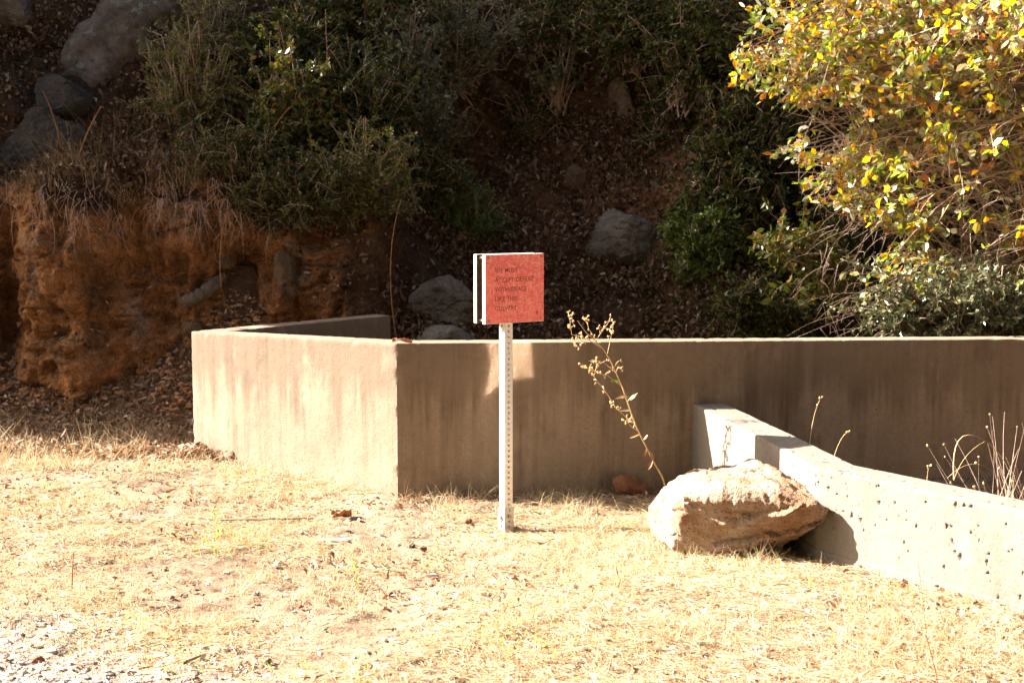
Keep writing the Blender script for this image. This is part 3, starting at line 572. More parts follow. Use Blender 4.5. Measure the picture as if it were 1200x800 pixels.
# root in the clay
a, c_, e = hp(197, 352, .02), hp(232, 345, .10), hp(268, 318, .02); pth = bez(a, c_, e, 24); rad = np.interp(np.linspace(0, 1, 24), [0, .15, .8, 1], [.012, .042, .05, .03]) * (1 + .1 * np.sin(np.arange(24) * 1.7))
v_, q_ = tubes([(pth, rad)], 12); o = mesh_np('root', v_ + .008 * np.stack([fbm(v_ * 20, 5), fbm(v_ * 20, 6), fbm(v_ * 20, 7)], 1), [q_], M['bark'], smooth=True); tag(o, 'thick grey root poking from the orange clay bank', 'root')

# ------------------------------------------------------------------ vegetation
def inpoly(P, poly):
    x, y = P[:, 0], P[:, 1]; r = np.zeros(len(P), bool); n_ = len(poly); j = n_ - 1
    for i in range(n_):
        xi, yi = poly[i]; xj, yj = poly[j]; c = ((yi > y) != (yj > y)) & (x < (xj - xi) * (y - yi) / (yj - yi + 1e-9) + xi); r ^= c; j = i
    return r
def twig_leaves(paths, per, L, W, t0=.15, spread=.9, jit=.02):
    PP = []; DD = []
    for pts, rad in paths:
        m = per(len(pts)); t = R.uniform(t0, 1, m) * (len(pts) - 1); i = np.minimum(t.astype(int), len(pts) - 2); f = (t - i)[:, None]
        P = pts[i] * (1 - f) + pts[i + 1] * f; T = nrm(pts[i + 1] - pts[i]); PP.append(P); DD.append(T)
    P = np.concatenate(PP); D = np.concatenate(DD); n_ = len(P); D = D * .5 + rdir(n_) * spread; P = P + rdir(n_) * jit
    Nn = nrm(rdir(n_) + [0, -.2, .7]); return leaves(P, D, Nn, L * R.uniform(.55, 1.25, n_), W * R.uniform(.6, 1.2, n_), .25, .18)
def shrub(name, label, c, rad, nbr, leaf, mkey, per=26, tw=9, droop=0.0, stemm='twig', root=None, clump=1.2):
    c = np.asarray(c, float); rad = np.asarray(rad, float); root = c - [0, -rad[1] * .3, rad[2]] if root is None else np.asarray(root); t = empty(name, root, label, 'shrub')
    main = []; tws = []
    for k in range(nbr):
        d = rdir(1)[0]; d[1] = -abs(d[1]) if R.random() < .7 else d[1]; e = c + d * rad * R.random() ** .35
        if R.random() < .8 and fbm((e * clump)[None], 17, 2)[0] < -.22: continue
        cc = (root + e) / 2 + np.array([0, 0, .35 * rad[2]]) + R.normal(size=3) * rad * .15; p = bez(root + R.normal(size=3) * rad * .12, cc, e, 9); main.append((p, np.linspace(.009, .002, 9)))
        for j in range(tw):
            s_ = p[R.integers(4, 9)]; dd = rdir(1)[0] + np.array([0, 0, -droop]); ln = R.uniform(.12, .3) * max(rad) ** .5; q = bez(s_, s_ + dd * ln * .5, s_ + dd * ln + [0, 0, -.05 * ln], 5); tws.append((q, np.linspace(.0025, .0008, 5)))
    leaf = (leaf[0] * 1.18, leaf[1] * 1.2)
    v_, q_ = tubes(main, 4); v2, q2 = tubes(tws, 3); vv, qq = join([(v_, q_), (v2, q2)]); o = mesh_np('branches', vv - root, [qq], M[stemm], t)
    lv, lq = twig_leaves(tws, lambda m: per, leaf[0], leaf[1], .1, .9, .012); mesh_np('foliage', lv - root, [lq], M[mkey], t); return t

# the sunlit autumn bush at the right
POLY = [(925, -70), (872, 10), (852, 48), (842, 98), (890, 118), (935, 138), (925, 165), (866, 182), (930, 196), (972, 200), (932, 208), (930, 235), (978, 255), (1000, 262), (1015, 300), (975, 315), (985, 352), (1040, 368), (1060, 400), (1340, 410), (1340, -70)]
HOLE = [[(1180, 60), (1230, 60), (1230, 130), (1170, 120)], [(890, 128), (1000, 140), (990, 172), (900, 175)], [(1085, 270), (1150, 265), (1150, 305), (1090, 300)], [(1090, 195), (1200, 185), (1210, 250), (1110, 262), (1060, 250)], [(965, 262), (1040, 270), (1020, 315), (985, 320)], [(1010, 150), (1060, 150), (1050, 185), (1010, 180)]]
bt = empty('autumn_bush', (3.5, 8.7, .2), 'big sunlit bush with yellow, orange and green autumn leaves overhanging the wall', 'bush'); ORG = np.array([3.5, 8.7, .2])
main = []; tws = []; tries = 0; roots = [(3.0, 8.75, .3), (3.5, 8.7, .2), (4.2, 8.6, .3), (5.2, 8.8, .5), (3.9, 9.3, 1.0), (5.6, 8.9, 1.5)]
while len(main) < 460 and tries < 9000:
    tries += 1; px, py = R.uniform(850, 1330), R.uniform(-70, 400)
    if not inpoly(np.array([[px, py]]), POLY)[0]: continue
    if any(inpoly(np.array([[px, py]]), h_)[0] for h_ in HOLE) and R.random() < .8: continue
    y_ = 9.0 - 1.05 * (px - 850) / 400 + R.uniform(-.22, .32); y_ = max(y_, 7.85) + (.15 if py > 330 else 0); e = Py(px, py, y_)
    if py < 300 and R.random() < .8: r0 = np.array([e[0] + R.uniform(.8, 1.9), y_ + R.uniform(-.15, .35), e[2] + R.uniform(-.35, .45)])      # limbs arching in from the right
    else: r0 = np.array(roots[R.integers(0, 6)]) + R.normal(size=3) * .1
    if r0[0] < e[0] + .3: r0 = np.array(roots[R.integers(2, 4)]) + R.normal(size=3) * .1
    cc = r0 * .5 + e * .5 + np.array([.05, .0, .25 * R.random() + .05]) + R.normal(size=3) * .08; p = bez(r0, cc, e, 14); p += np.cumsum(R.normal(size=p.shape) * .006, 0)
    ii = proj(p); 
    if not inpoly(ii[-5:], POLY).all() and R.random() < .9: continue
    main.append((p, np.linspace(R.uniform(.006, .013), .002, 14))); dirn = nrm((p[-1] - p[-4])[None])[0]
    for j in range(10):
        s_ = p[R.integers(6, 14)]; dd = dirn * .7 + rdir(1)[0] * .8; dd /= np.linalg.norm(dd); ln = R.uniform(.1, .34); q = bez(s_, s_ + dd * ln * .5 + rdir(1)[0] * .02, s_ + dd * ln + [0, 0, -.06 * R.random()], 6)
        if not inpoly(proj(q[-1:]), POLY)[0]: continue
        if any(inpoly(proj(q[-1:]), h_)[0] for h_ in HOLE) and R.random() < .75: continue
        if fbm(q[-1:] * [2.6, 2.6, 3.6], 333, 3)[0] < -.16 and R.random() < .85: continue
        tws.append((q, np.linspace(.0028, .0009, 6)))
v_, q_ = tubes(main, 5); v2, q2 = tubes(tws, 3); vv, qq = join([(v_, q_), (v2, q2)]); mesh_np('branches', vv - ORG, [qq], M['twig'], bt)
lv, lq = twig_leaves(tws, lambda m: R.integers(3, 9), .056, .037, .2, .75, .008)
mesh_np('foliage', lv - ORG, [lq], M['bush'], bt)
# bare hanging twigs in the thick of it
bare = []
for k in range(1500):
    px, py = R.uniform(960, 1330), R.uniform(-60, 395); e = Py(px, py, R.uniform(-.1, .4) + max(7.95, 9.0 - 1.05 * (px - 850) / 400)); d = np.array([R.normal() * .4 - .35, R.normal() * .2, -R.random() * .7 + .15]); ln = R.uniform(.1, .35); bare.append((bez(e, e + d * ln * .5 + rdir(1)[0] * .04, e + d * ln + [0, 0, -.05], 6), np.linspace(.0022, .0009, 6)))
for k in range(8):
    a = Py(R.uniform(1080, 1240), 400, R.uniform(8.3, 8.8)); a[2] = .3; e = Py(R.uniform(1120, 1330), R.uniform(180, 300), 8.5); bare.append((bez(a, (a + e) / 2 + [R.normal() * .2 - .1, 0, 0], e, 12) + R.normal(size=(12, 3)) * .006, np.linspace(.013, .006, 12)))
v_, q_ = tubes(bare, 4); mesh_np('twigs', v_ - ORG, [q_], M['twig'], bt)

shrub('shrub', 'half shaded olive sprig of bush reaching left below the autumn bush', Py(925, 300, 9.2), (.42, .25, .33), 34, (.05, .028), 'bush2', 10, 5, root=Py(1010, 370, 9.5))
shrub('shrub', 'sunlit grey green low bush at the foot of the autumn bush behind the wall', Py(1130, 355, 8.05), (.62, .22, .3), 120, (.034, .018), 'ggreen', 14, 8, root=(2.75, 8.2, .3))
def hs_(px, py, out, rad, lab, nb, *a, **k):
    c = hp(px, py, out); shrub('shrub', lab, c, np.array(rad) * 1.15, int(nb * 1.7), *a, **k)
hs_(262, 55, .25, (.46, .35, .42), 'fine leaved olive shrub beside the tall rock at upper left', 90, (.019, .010), 'bush2', 26, 6)
hs_(345, 115, .25, (.42, .35, .48), 'green and orange leaved shrub in the upper left middle', 60, (.040, .022), 'bush2', 14, 6)
hs_(478, 75, .25, (.36, .3, .48), 'glossy grey green shrub catching sparkles of light', 70, (.028, .015), 'ggreen', 18, 6)
hs_(430, 195, .2, (.45, .3, .35), 'dusky olive shrub hanging over the middle of the slope', 60, (.026, .014), 'bush2', 18, 6)
hs_(270, 175, .2, (.42, .3, .28), 'low dark green shrub above the clay bank', 55, (.026, .015), 'dgreen', 18, 6)
hs_(420, 10, .25, (.7, .4, .3), 'dark green shrub along the top edge left of the centre', 80, (.034, .02), 'dgreen', 16, 6)
hs_(548, 235, .12, (.28, .2, .26), 'bright green ferny plant on the slope up left of the sign', 60, (.024, .009), 'fern', 20, 5, droop=.3)
hs_(640, 15, .2, (.45, .35, .22), 'thin dark shrub at the top middle of the slope', 40, (.03, .016), 'dgreen', 14, 5)
hs_(800, 50, .25, (.58, .4, .42), 'dense dark green shrub at the top right of the slope', 90, (.036, .02), 'dgreen', 18, 6)
hs_(885, 165, .25, (.5, .35, .55), 'dark green shrub directly left of the sunlit bush', 90, (.036, .02), 'dgreen', 18, 6)
hs_(820, 275, .15, (.32, .25, .26), 'small green shrub right of the rounded grey rock', 60, (.028, .016), 'fern', 16, 5)
hs_(905, 360, .15, (.42, .25, .2), 'low green undergrowth plant behind the right part of the wall', 60, (.032, .018), 'dgreen', 16, 5)
hs_(1010, 60, .1, (1.0, .5, .9), 'dark shrub in the shade behind the autumn bush', 110, (.045, .025), 'dgreen', 18, 6)
hs_(985, 300, .05, (.45, .3, .5), 'dark leafy shrub low in the shade behind the autumn bush', 60, (.036, .02), 'dgreen', 16, 6)
hs_(520, 130, .1, (.3, .2, .4), 'thin greyish shrub left of the brown slab rock', 28, (.03, .017), 'ggreen', 8, 5)
hs_(648, 70, .15, (.22, .2, .3), 'sparse round leaved sapling beside the brown slab rock', 14, (.04, .03), 'ggreen', 5, 4)

hs_(215, 95, .2, (.35, .3, .5), 'mossy olive shrub leaning over the right side of the tall rock', 60, (.020, .011), 'bush2', 22, 6)
hs_(545, 40, .3, (.5, .35, .38), 'dark shrub with grey sparkling leaves at the top centre', 60, (.030, .016), 'ggreen', 16, 6)
hs_(735, 25, .3, (.45, .35, .3), 'dark green shrub at the top edge right of the centre', 60, (.034, .02), 'dgreen', 16, 6)
hs_(400, 120, .3, (.5, .35, .42), 'dark green shrub in the middle of the upper left thicket', 80, (.034, .02), 'dgreen', 16, 6)
hs_(330, 45, .3, (.45, .35, .35), 'deep green shrub behind the orange leaved one', 70, (.034, .02), 'dgreen', 16, 6)
hs_(500, 195, .2, (.32, .25, .3), 'dark weedy shrub right of the dusky olive one', 50, (.028, .014), 'dgreen', 16, 6)
hs_(350, 225, .15, (.4, .25, .2), 'low dark shrub on the ledge at the right end of the clay bank', 50, (.026, .014), 'dgreen', 16, 6)
hs_(850, 230, .2, (.4, .3, .35), 'dark green shrub between the small green one and the autumn bush', 60, (.034, .02), 'dgreen', 16, 6)
hs_(760, 130, .12, (.3, .2, .3), 'thin dark weedy shrub beside the brown upright rock', 36, (.028, .014), 'dgreen', 12, 5)
hs_(620, 130, .08, (.35, .2, .25), 'sparse dark weed shrub below the brown slab rock', 26, (.03, .014), 'dgreen', 9, 5)

# leaf litter, dry grass and ground plants on the hillside
hl = []
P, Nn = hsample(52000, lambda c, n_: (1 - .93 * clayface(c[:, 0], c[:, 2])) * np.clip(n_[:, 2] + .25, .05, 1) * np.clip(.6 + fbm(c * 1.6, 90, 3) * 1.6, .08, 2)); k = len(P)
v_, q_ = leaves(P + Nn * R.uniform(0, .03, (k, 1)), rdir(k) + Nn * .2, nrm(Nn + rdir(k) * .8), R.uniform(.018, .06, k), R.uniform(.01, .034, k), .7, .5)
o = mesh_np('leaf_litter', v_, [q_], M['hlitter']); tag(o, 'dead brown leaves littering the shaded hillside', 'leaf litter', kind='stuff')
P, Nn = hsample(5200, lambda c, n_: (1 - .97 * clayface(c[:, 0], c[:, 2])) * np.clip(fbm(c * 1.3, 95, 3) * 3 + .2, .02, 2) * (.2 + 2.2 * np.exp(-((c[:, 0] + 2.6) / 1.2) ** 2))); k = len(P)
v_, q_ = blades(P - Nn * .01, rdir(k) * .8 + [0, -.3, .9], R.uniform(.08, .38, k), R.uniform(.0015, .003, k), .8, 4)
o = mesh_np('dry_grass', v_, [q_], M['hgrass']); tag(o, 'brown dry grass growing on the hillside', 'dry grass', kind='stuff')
P, Nn = hsample(9000, lambda c, n_: (1 - clayface(c[:, 0], c[:, 2])) * np.clip(fbm(c * 1.1, 99, 3) * 3 - .1, .01, 2) * (.25 + (c[:, 0] > .9) * 1.6)); k = len(P)
v_, q_ = leaves(P + Nn * .02 + rdir(k) * .03, rdir(k) + Nn, nrm(Nn + rdir(k)), R.uniform(.02, .045, k), R.uniform(.012, .025, k))
o = mesh_np('ground_cover', v_, [q_], M['dgreen']); tag(o, 'small green plants creeping over the shaded slope', 'ground cover', kind='stuff')
# tufts on the ledge
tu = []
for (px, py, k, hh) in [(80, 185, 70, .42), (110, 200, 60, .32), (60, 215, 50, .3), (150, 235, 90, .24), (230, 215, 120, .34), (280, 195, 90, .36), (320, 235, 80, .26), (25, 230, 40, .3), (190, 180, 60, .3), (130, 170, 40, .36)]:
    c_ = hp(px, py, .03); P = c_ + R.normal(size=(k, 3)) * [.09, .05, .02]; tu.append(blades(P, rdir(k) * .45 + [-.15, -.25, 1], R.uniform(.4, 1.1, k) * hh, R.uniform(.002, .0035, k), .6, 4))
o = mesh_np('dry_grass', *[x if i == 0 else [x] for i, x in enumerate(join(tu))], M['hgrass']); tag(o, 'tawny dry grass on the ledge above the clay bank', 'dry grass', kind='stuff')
# fine roots hanging over the clay edge
rt = []
for k in range(260):
    c_ = hp(R.uniform(0, 360), R.uniform(200, 262), .05) + R.normal(size=3) * .02; ln = R.uniform(.05, .28); rt.append((bez(c_, c_ + [R.normal() * .05, -.05, -ln * .3], c_ + [R.normal() * .06, -.03, -ln], 6), np.linspace(.0022, .0008, 6)))
v_, q_ = tubes(rt, 3); o = mesh_np('hanging_roots', v_, [q_], M['twig']); tag(o, 'fine brown roots hanging over the clay bank', 'roots', kind='stuff')

# unseen trees added on the left hill so their crowns keep the slope in shade
def tree(label, x, y, z, h, crad, nl, seed, q=None):
    t = empty('oak_tree', (x, y, z), label, 'tree'); ps = []; top = np.array([0, 0, h]); tips = []
    ps.append((bez((0, 0, -.4), (R.normal() * .3, 0, h * .5), top, 12), np.linspace(.24, .08, 12)))
    for k in range(26):
        s_ = np.array([0, 0, h * R.uniform(.45, .95)]); e = top + rdir(1)[0] * np.array(crad) * R.uniform(.5, .95); ps.append((bez(s_, (s_ + e) / 2 + [0, 0, .4], e, 9), np.linspace(.07, .012, 9))); tips.append(e)
    v_, q_ = tubes(ps, 7); mesh_np('trunk', v_, [q_], M['bark'], t, True)
    P = rdir(nl) * np.array(crad) * R.random((nl, 1)) ** .4; P = P[fbm((P + seed) * 1.1, seed, 3) > -.30] + top; k = len(P)
    v_, q_ = leaves(P, rdir(k), nrm(rdir(k) + [0, 0, .6]), R.uniform(.07, .13, k), R.uniform(.045, .08, k)); mesh_np('crown', v_, [q_], M['dgreen'], t)
TREES = [(-6.6, 14.2, 6.2, 2.6, (2.3, 1.9, 2.6)), (-4.2, 15.0, 6.6, 2.4, (2.3, 1.9, 2.3)), (-9.0, 15.5, 7.4, 3.2, (2.6, 2.4, 2.8)), (-2.0, 15.2, 6.8, 2.6, (2.2, 1.8, 2.0)), (-11.5, 14.5, 6.9, 3.2, (2.6, 2.3, 2.6))]
for k, (x, y, z, h, cr) in enumerate(TREES):
    tree(['dark oak on the crest beyond the upper left corner', 'dark oak on the crest above the left shrubs', 'tall dark oak farthest back on the left crest', 'dark oak on the crest above the slope centre', 'dark oak at the far left end of the crest'][k], x, y, z, h, cr, 10500, 400 + k)
for k, (x, y, h, cr) in enumerate([(-7, -6.5, 5.5, (3.2, 2.4, 2.6)), (-1.5, -7, 6.2, (3.4, 2.6, 3.0)), (4.5, -6.5, 5.4, (3.2, 2.4, 2.6)), (9.5, -5, 5.5, (3, 2.6, 2.8)), (12, 3, 5.5, (2.8, 3.2, 3.2)), (2.6, -3.2, 9.6, (4.2, 3.6, 2.4)), (7.2, 4.6, 9.0, (4.0, 3.6, 2.2)), (-2.4, -3.6, 10.2, (3.6, 3.4, 2.2)), (-2.7, 1.0, 10.4, (3.6, 3.4, 2.0)), (3.6, 2.0, 9.8, (3.8, 3.6, 2.2))]):  # unseen oaks added to screen the culvert from sky light
    tree(['broad oak behind the photographer on the left', 'tallest oak straight behind the photographer', 'broad oak behind the photographer on the right', 'oak at the right end behind the photographer', 'oak beside the road well to the right', 'spreading oak reaching over the road behind the photographer', 'spreading oak reaching over the right side of the road', 'spreading oak reaching over the road on the left behind the photographer', 'tall oak just left of the photographer', 'tall oak just right of the photographer'][k], x, y, [2.1, 2.6, 2.1, .3, -.1, -.2, -.1, -.2, -.1, 0][k], h, cr, 9000 if k < 5 else 20000, 500 + k)
for k, (x, y) in enumerate([(-8.5, 2.2), (-9.5, -3.6), (-12.5, 3.0)]):  # unseen oaks added to shade ground out of frame and cut its bounce light
    tree(['dense oak beside the road left of the photographer', 'dense oak down the road behind the left shoulder', 'dense oak farther left beside the road'][k], x, y, -.1, 5.0, (3.0, 2.2, 3.9), 16000, 520 + k)
# scrub on top of the left cliff that was added to shade the slope
for k, (x, y, z) in enumerate([(-5.9, 10.6, 4.7), (-7.6, 10.8, 4.8), (-5.2, 10.9, 3.6)]):
    shrub('shrub', ['dark scrub on top of the left cliff edge', 'dark scrub farther along the left cliff top', 'dark scrub leaning from the shoulder of the left cliff'][k], (x, y, z + .25), (.9, .7, .45), 70, (.06, .035), 'dgreen', 16, 6)

# ------------------------------------------------------------------ foreground straw, litter, gravel
def gscatter(n_, wfn, x0=-3.6, x1=2.9, y0=3.3, y1=9.4):
    P = np.zeros((0, 2))
    while len(P) < n_:
        # denser near the camera so that the cover looks even in depth
        m_ = n_ * 3; x = R.uniform(x0, x1, m_); y = y0 + (y1 - y0) * R.random(m_) ** 1.35; k = (np.abs(x) < .38 * y + .25) & (R.random(m_) < wfn(x, y)) & (inside(x, y) < -.01)
        wx = np.interp(y, [4.0, 4.8, 5.64, 6.36, 7.37], [2.2, 1.758, 1.214, 1.111, .946]); k &= (x < wx - .01) | (x > wx + .2)
        P = np.concatenate([P, np.stack([x, y], 1)[k]])
    P = P[:n_]; return np.column_stack([P, gz(P[:, 0], P[:, 1])])
def p2(x, y): return np.stack([x, y, x * 0], 1)
def strawm(x, y): return np.clip(.50 + fbm(p2(x, y) * 1.7, 120, 4) * 2.3 + .25 * (x > 0) + .3 * (y < 5), .06, 1) * (1 - .8 * np.exp(-((7.25 + .0668 * (x + .593) - y) / .26) ** 2) * (x > -.62)) * (1 - .9 * gravelmask(x, y)) * np.clip((8.9 - y) / .6 + (x > -1), .15, 1)
P = gscatter(95000, strawm); k = len(P); a = R.random(k) * 6.28
D = np.stack([np.cos(a), np.sin(a), R.uniform(-.05, .35, k)], 1); s1 = blades(P + [0, 0, .004], D, R.uniform(.02, .10, k), R.uniform(.0012, .0032, k), .5, 3)
P = gscatter(30000, lambda x, y: np.clip(fbm(p2(x, y) * 3.2, 125, 4) * 4 - .3, .01, 1) * (1 - gravelmask(x, y))); k = len(P)
s2 = blades(P, rdir(k) * .8 + [0, 0, .8], R.uniform(.03, .12, k), R.uniform(.0012, .0026, k), .9, 3)
o = mesh_np('dry_grass', *(lambda vq: (vq[0], [vq[1]]))(join([s1, s2])), M['straw']); tag(o, 'pale dry straw covering the sunlit ground', 'dry grass', kind='stuff')
P = gscatter(1500, lambda x, y: np.clip(fbm(p2(x, y) * 1.6, 131, 3) * 4 - .9, 0, 1) * (1 - gravelmask(x, y)) * (x > -1.6)); k = len(P)
o = mesh_np('green_grass', *(lambda vq: (vq[0], [vq[1]]))(blades(P, rdir(k) * .4 + [0, 0, 1], R.uniform(.02, .07, k), R.uniform(.0015, .003, k), .5, 3)), M['green']); tag(o, 'thin green grass shoots in the straw', 'grass', kind='stuff')
P = gscatter(4200, lambda x, y: np.clip(.15 + fbm(p2(x, y) * 2.2, 140, 4) * 1.4 + 1.2 * (y > 8.3) + .5 * np.exp(-abs(y - 7.1) / .25), .02, 1)); k = len(P)
l1 = leaves(P + [0, 0, .008], rdir(k, .25), nrm(rdir(k) * .7 + [0, 0, 1]), R.uniform(.008, .036, k), R.uniform(.006, .02, k), .6, .5)
P = gscatter(5200, lambda x, y: (y > 8.1) * (x < -1.3) * 1.0, x1=-1.2, y0=7.9, y1=9.7); P[:, 2] += R.uniform(0, .05, len(P)); k = len(P)
l2 = leaves(P, rdir(k, .4), nrm(rdir(k) + [0, 0, .8]), R.uniform(.02, .06, k), R.uniform(.012, .03, k), .5, .35)
o = mesh_np('leaf_litter', *(lambda vq: (vq[0], [vq[1]]))(join([l1, l2])), M['litter']); tag(o, 'brown fallen leaves on the flat ground and at the foot of the bank', 'leaf litter', kind='stuff')
P = gscatter(14000, lambda x, y: .03 + .97 * gravelmask(x, y)); s_ = .0025 + .014 * R.random(len(P)) ** 3; o = mesh_np('gravel', *(lambda vq: (vq[0], [vq[1]]))(pebbles(P, s_)), M['gravel']); tag(o, 'pale gravel of the road edge at the lower left', 'gravel', kind='stuff')
tf = []
for k in range(210):
    c_ = gscatter(1, lambda x, y: np.clip(.3 + fbm(p2(x, y) * 1.1, 160, 3) * 2, .02, 1) * (1 - gravelmask(x, y)))[0]; m_ = R.integers(14, 40); hh = R.uniform(.05, .13)
    tf.append(blades(c_ + R.normal(size=(m_, 3)) * [.022, .022, 0], rdir(m_) * .75 + [0, 0, .9], R.uniform(.4, 1.2, m_) * hh, R.uniform(.0014, .003, m_), 1.0, 4))
o = mesh_np('dry_grass', *(lambda vq: (vq[0], [vq[1]]))(join(tf)), M['straw']); tag(o, 'loose tufts of taller dry grass in the straw', 'dry grass', kind='stuff')
P = gscatter(520, lambda x, y: np.clip(.3 + fbm(p2(x, y) * 2, 165, 3) * 2, .05, 1)); tg = []
for c_ in P:
    a_ = R.uniform(0, 6.28); ln = R.uniform(.02, .10); d = np.array([math.cos(a_), math.sin(a_), R.uniform(-.02, .12)]) * ln; tg.append((bez(c_ + [0, 0, .008], c_ + d * .5 + rdir(1)[0] * .006 + [0, 0, .01], c_ + d + [0, 0, .008], 5), np.linspace(.0022, .001, 5) * R.uniform(.6, 1.4)))
v_, q_ = tubes(tg, 4); o = mesh_np('twig_litter', v_, [q_], M['brown']); tag(o, 'small brown broken twigs strewn on the ground', 'twig litter', kind='stuff')
P = gscatter(2600, lambda x, y: np.clip((y - 8.7) / .6, 0, 1) * (x < -1.2), x1=-1.1, y0=8.6, y1=9.75); o = mesh_np('soil_crumbs', *(lambda vq: (vq[0], [vq[1]]))(pebbles(P + [0, 0, .006], .004 + .03 * R.random(len(P)) ** 4, .8)), M['crumb']); tag(o, 'crumbled orange clods fallen at the foot of the clay bank', 'soil crumbs', kind='stuff')
# tangled dead weeds at the far left and by the bank foot
P = gscatter(2800, lambda x, y: (y > 7.7) * (y < 8.9) * (x < -1.75) * np.clip(.5 + fbm(p2(x, y) * 3, 150, 2) * 2, .05, 1), x1=-1.6, y0=7.4, y1=9); k = len(P)
o = mesh_np('dead_weeds', *(lambda vq: (vq[0], [vq[1]]))(blades(P, rdir(k) * .9 + [0, 0, .7], R.uniform(.08, .26, k), R.uniform(.002, .004, k), 1.0, 4)), M['straw']); tag(o, 'tangle of dead weeds left of the wall end', 'weeds', kind='stuff')
# straggly dry grass along the wall base
pw = []
for k in range(900):
    x = R.uniform(-.6, 1.0); pw.append((x, 7.25 + .0668 * (x + .593) - abs(R.normal()) * .09))
pw = np.array(pw); P = np.column_stack([pw, gz(pw[:, 0], pw[:, 1])]); k = len(P)
o = mesh_np('dry_grass', *(lambda vq: (vq[0], [vq[1]]))(blades(P, rdir(k) * .9 + [0, -.2, .7], R.uniform(.04, .2, k), R.uniform(.0012, .0024, k), .9, 4)), M['hgrass']); tag(o, 'straggly dry grass in the shade along the wall foot', 'dry grass', kind='stuff')

# ------------------------------------------------------------------ single plants, sticks and leaves
def stick(px0, py0, px1, py1, r, label, mk='stick', lift=.008):
    a, e = gpt(px0, py0, lift), gpt(px1, py1, lift); m_ = 12; p = a + (e - a) * np.linspace(0, 1, m_)[:, None]; p += np.stack([R.normal(size=m_) * .001, np.cumsum(R.normal(size=m_)) * .0025, np.abs(R.normal(size=m_)) * .002], 1)
    v_, q_ = tubes([(p, np.linspace(r, r * .45, m_))], 7); tag(mesh_np('stick', v_, [q_], M[mk], smooth=True), label, 'stick')
stick(368, 609, 258, 612, .0065, 'dark straight stick lying left of the curled leaf'); stick(216, 779, 238, 769, .007, 'short dark stick on the gravel edge at the bottom left')
stick(398, 597, 325, 600, .003, 'thin pale twig lying just below the left wall', 'pale'); stick(632, 640, 652, 632, .006, 'short stick in the straw right of the post'); stick(10, 610, 52, 614, .004, 'thin pale twig near the left edge', 'pale')
stick(340, 764, 410, 768, .003, 'thin dark twig near the bottom edge', 'brown'); stick(700, 622, 640, 618, .003, 'thin dark twig beside the shadow of the post')
a = gpt(84, 693); v_, q_ = tubes([(bez(a - [0, 0, .02], a + [.004, 0, .08], a + [.012, 0, .155], 8), np.linspace(.0032, .0022, 8))], 6); tag(mesh_np('dead_stalk', v_, [q_], M['brown'], smooth=True), 'single brown stem standing upright near the left edge', 'stem')
def curled(loc, L, label, rz, mk='dleaf', up=.35, W=.5):
    """a big lobed dead leaf with curled margins"""
    nu, nv = 22, 11; V = []
    for i in range(nu):
        t = i / (nu - 1); half = W * .5 * L * (math.sin(math.pi * min(1, t * 1.05)) ** .6) * (1 + .35 * math.sin(t * 17)) + .001
        for j in range(nv):
            s = j / (nv - 1) * 2 - 1; x = t * L; y = s * half; z = up * L * (s * s) * .45 + .10 * L * math.sin(t * 5 + s) + up * L * .35 * t * t; V.append((x, y, z))
    V = np.array(V); V[:, 0] -= L / 2; c, s = math.cos(rz), math.sin(rz); V = np.stack([V[:, 0] * c - V[:, 1] * s, V[:, 0] * s + V[:, 1] * c, V[:, 2]], 1); V[:, 2] -= V[:, 2].min(); V += np.asarray(loc)
    i = (np.arange(nu - 1)[:, None] * nv + np.arange(nv - 1)[None]).ravel(); q = np.stack([i, i + 1, i + nv + 1, i + nv], 1); o = mesh_np('fallen_leaf', V, [q], M[mk], smooth=True)
    md = o.modifiers.new('t', 'SOLIDIFY'); md.thickness = .0012; return tag(o, label, 'leaf')
curled(Pz(471, 402.5, ZT + .003) + [0, .02, 0], .105, 'curled brown leaf lying on top of the concrete wall corner', .15, up=.25, W=.42)
curled(gpt(400, 608), .10, 'large curled brown leaf on the ground left of the sign', .2, up=.7, W=.6); curled(gpt(192, 668), .035, 'small yellow leaf in the straw left of centre', 1.0, 'stem')
curled(gpt(455, 697), .05, 'small rusty leaf in the straw below the wall corner', .7); curled(gpt(640, 776), .045, 'small brown leaf at the bottom middle', 2.2)
q = bmesh.new(); p = gpt(392, 634, .006); bx(q, p, (.15, .03, .010), Matrix.Rotation(.1, 3, 'Z'), .003); bx(q, p + [.03, -.02, .003], (.07, .02, .008), Matrix.Rotation(-.2, 3, 'Z'), .002)
o = bm_obj('wood_chip', q, M['pale']); tag(o, 'bleached wood chip lying in the straw below the wall', 'wood chip')

def weed(label, root, spine, branches, m_, r0=.006, pods=None, lv=None, name='weed'):
    root = np.asarray(root); t = empty(name, root, label, 'plant'); ps = [(spine, np.linspace(r0, r0 * .35, len(spine)))] + [(b_, np.linspace(r0 * .4, r0 * .18, len(b_))) for b_ in branches]
    v_, q_ = tubes(ps, 6); mesh_np('stem', v_ - root, [q_], m_, t, True)
    if pods is not None and len(pods): v_, q_ = pebbles(pods, R.uniform(.0018, .0046, len(pods)), 1.4); tag(mesh_np('seeds', v_ - root, [q_], M['stem'], t), kind='stuff')
    if lv:
        for (P, D, L, mk, nm2) in lv: v_, q_ = leaves(np.array([P]), np.array([D]), np.array([[0, -.6, .7]]), L, L * .3, .3, .3); mesh_np(nm2, v_ - root, [q_], M[mk], t)
    return t
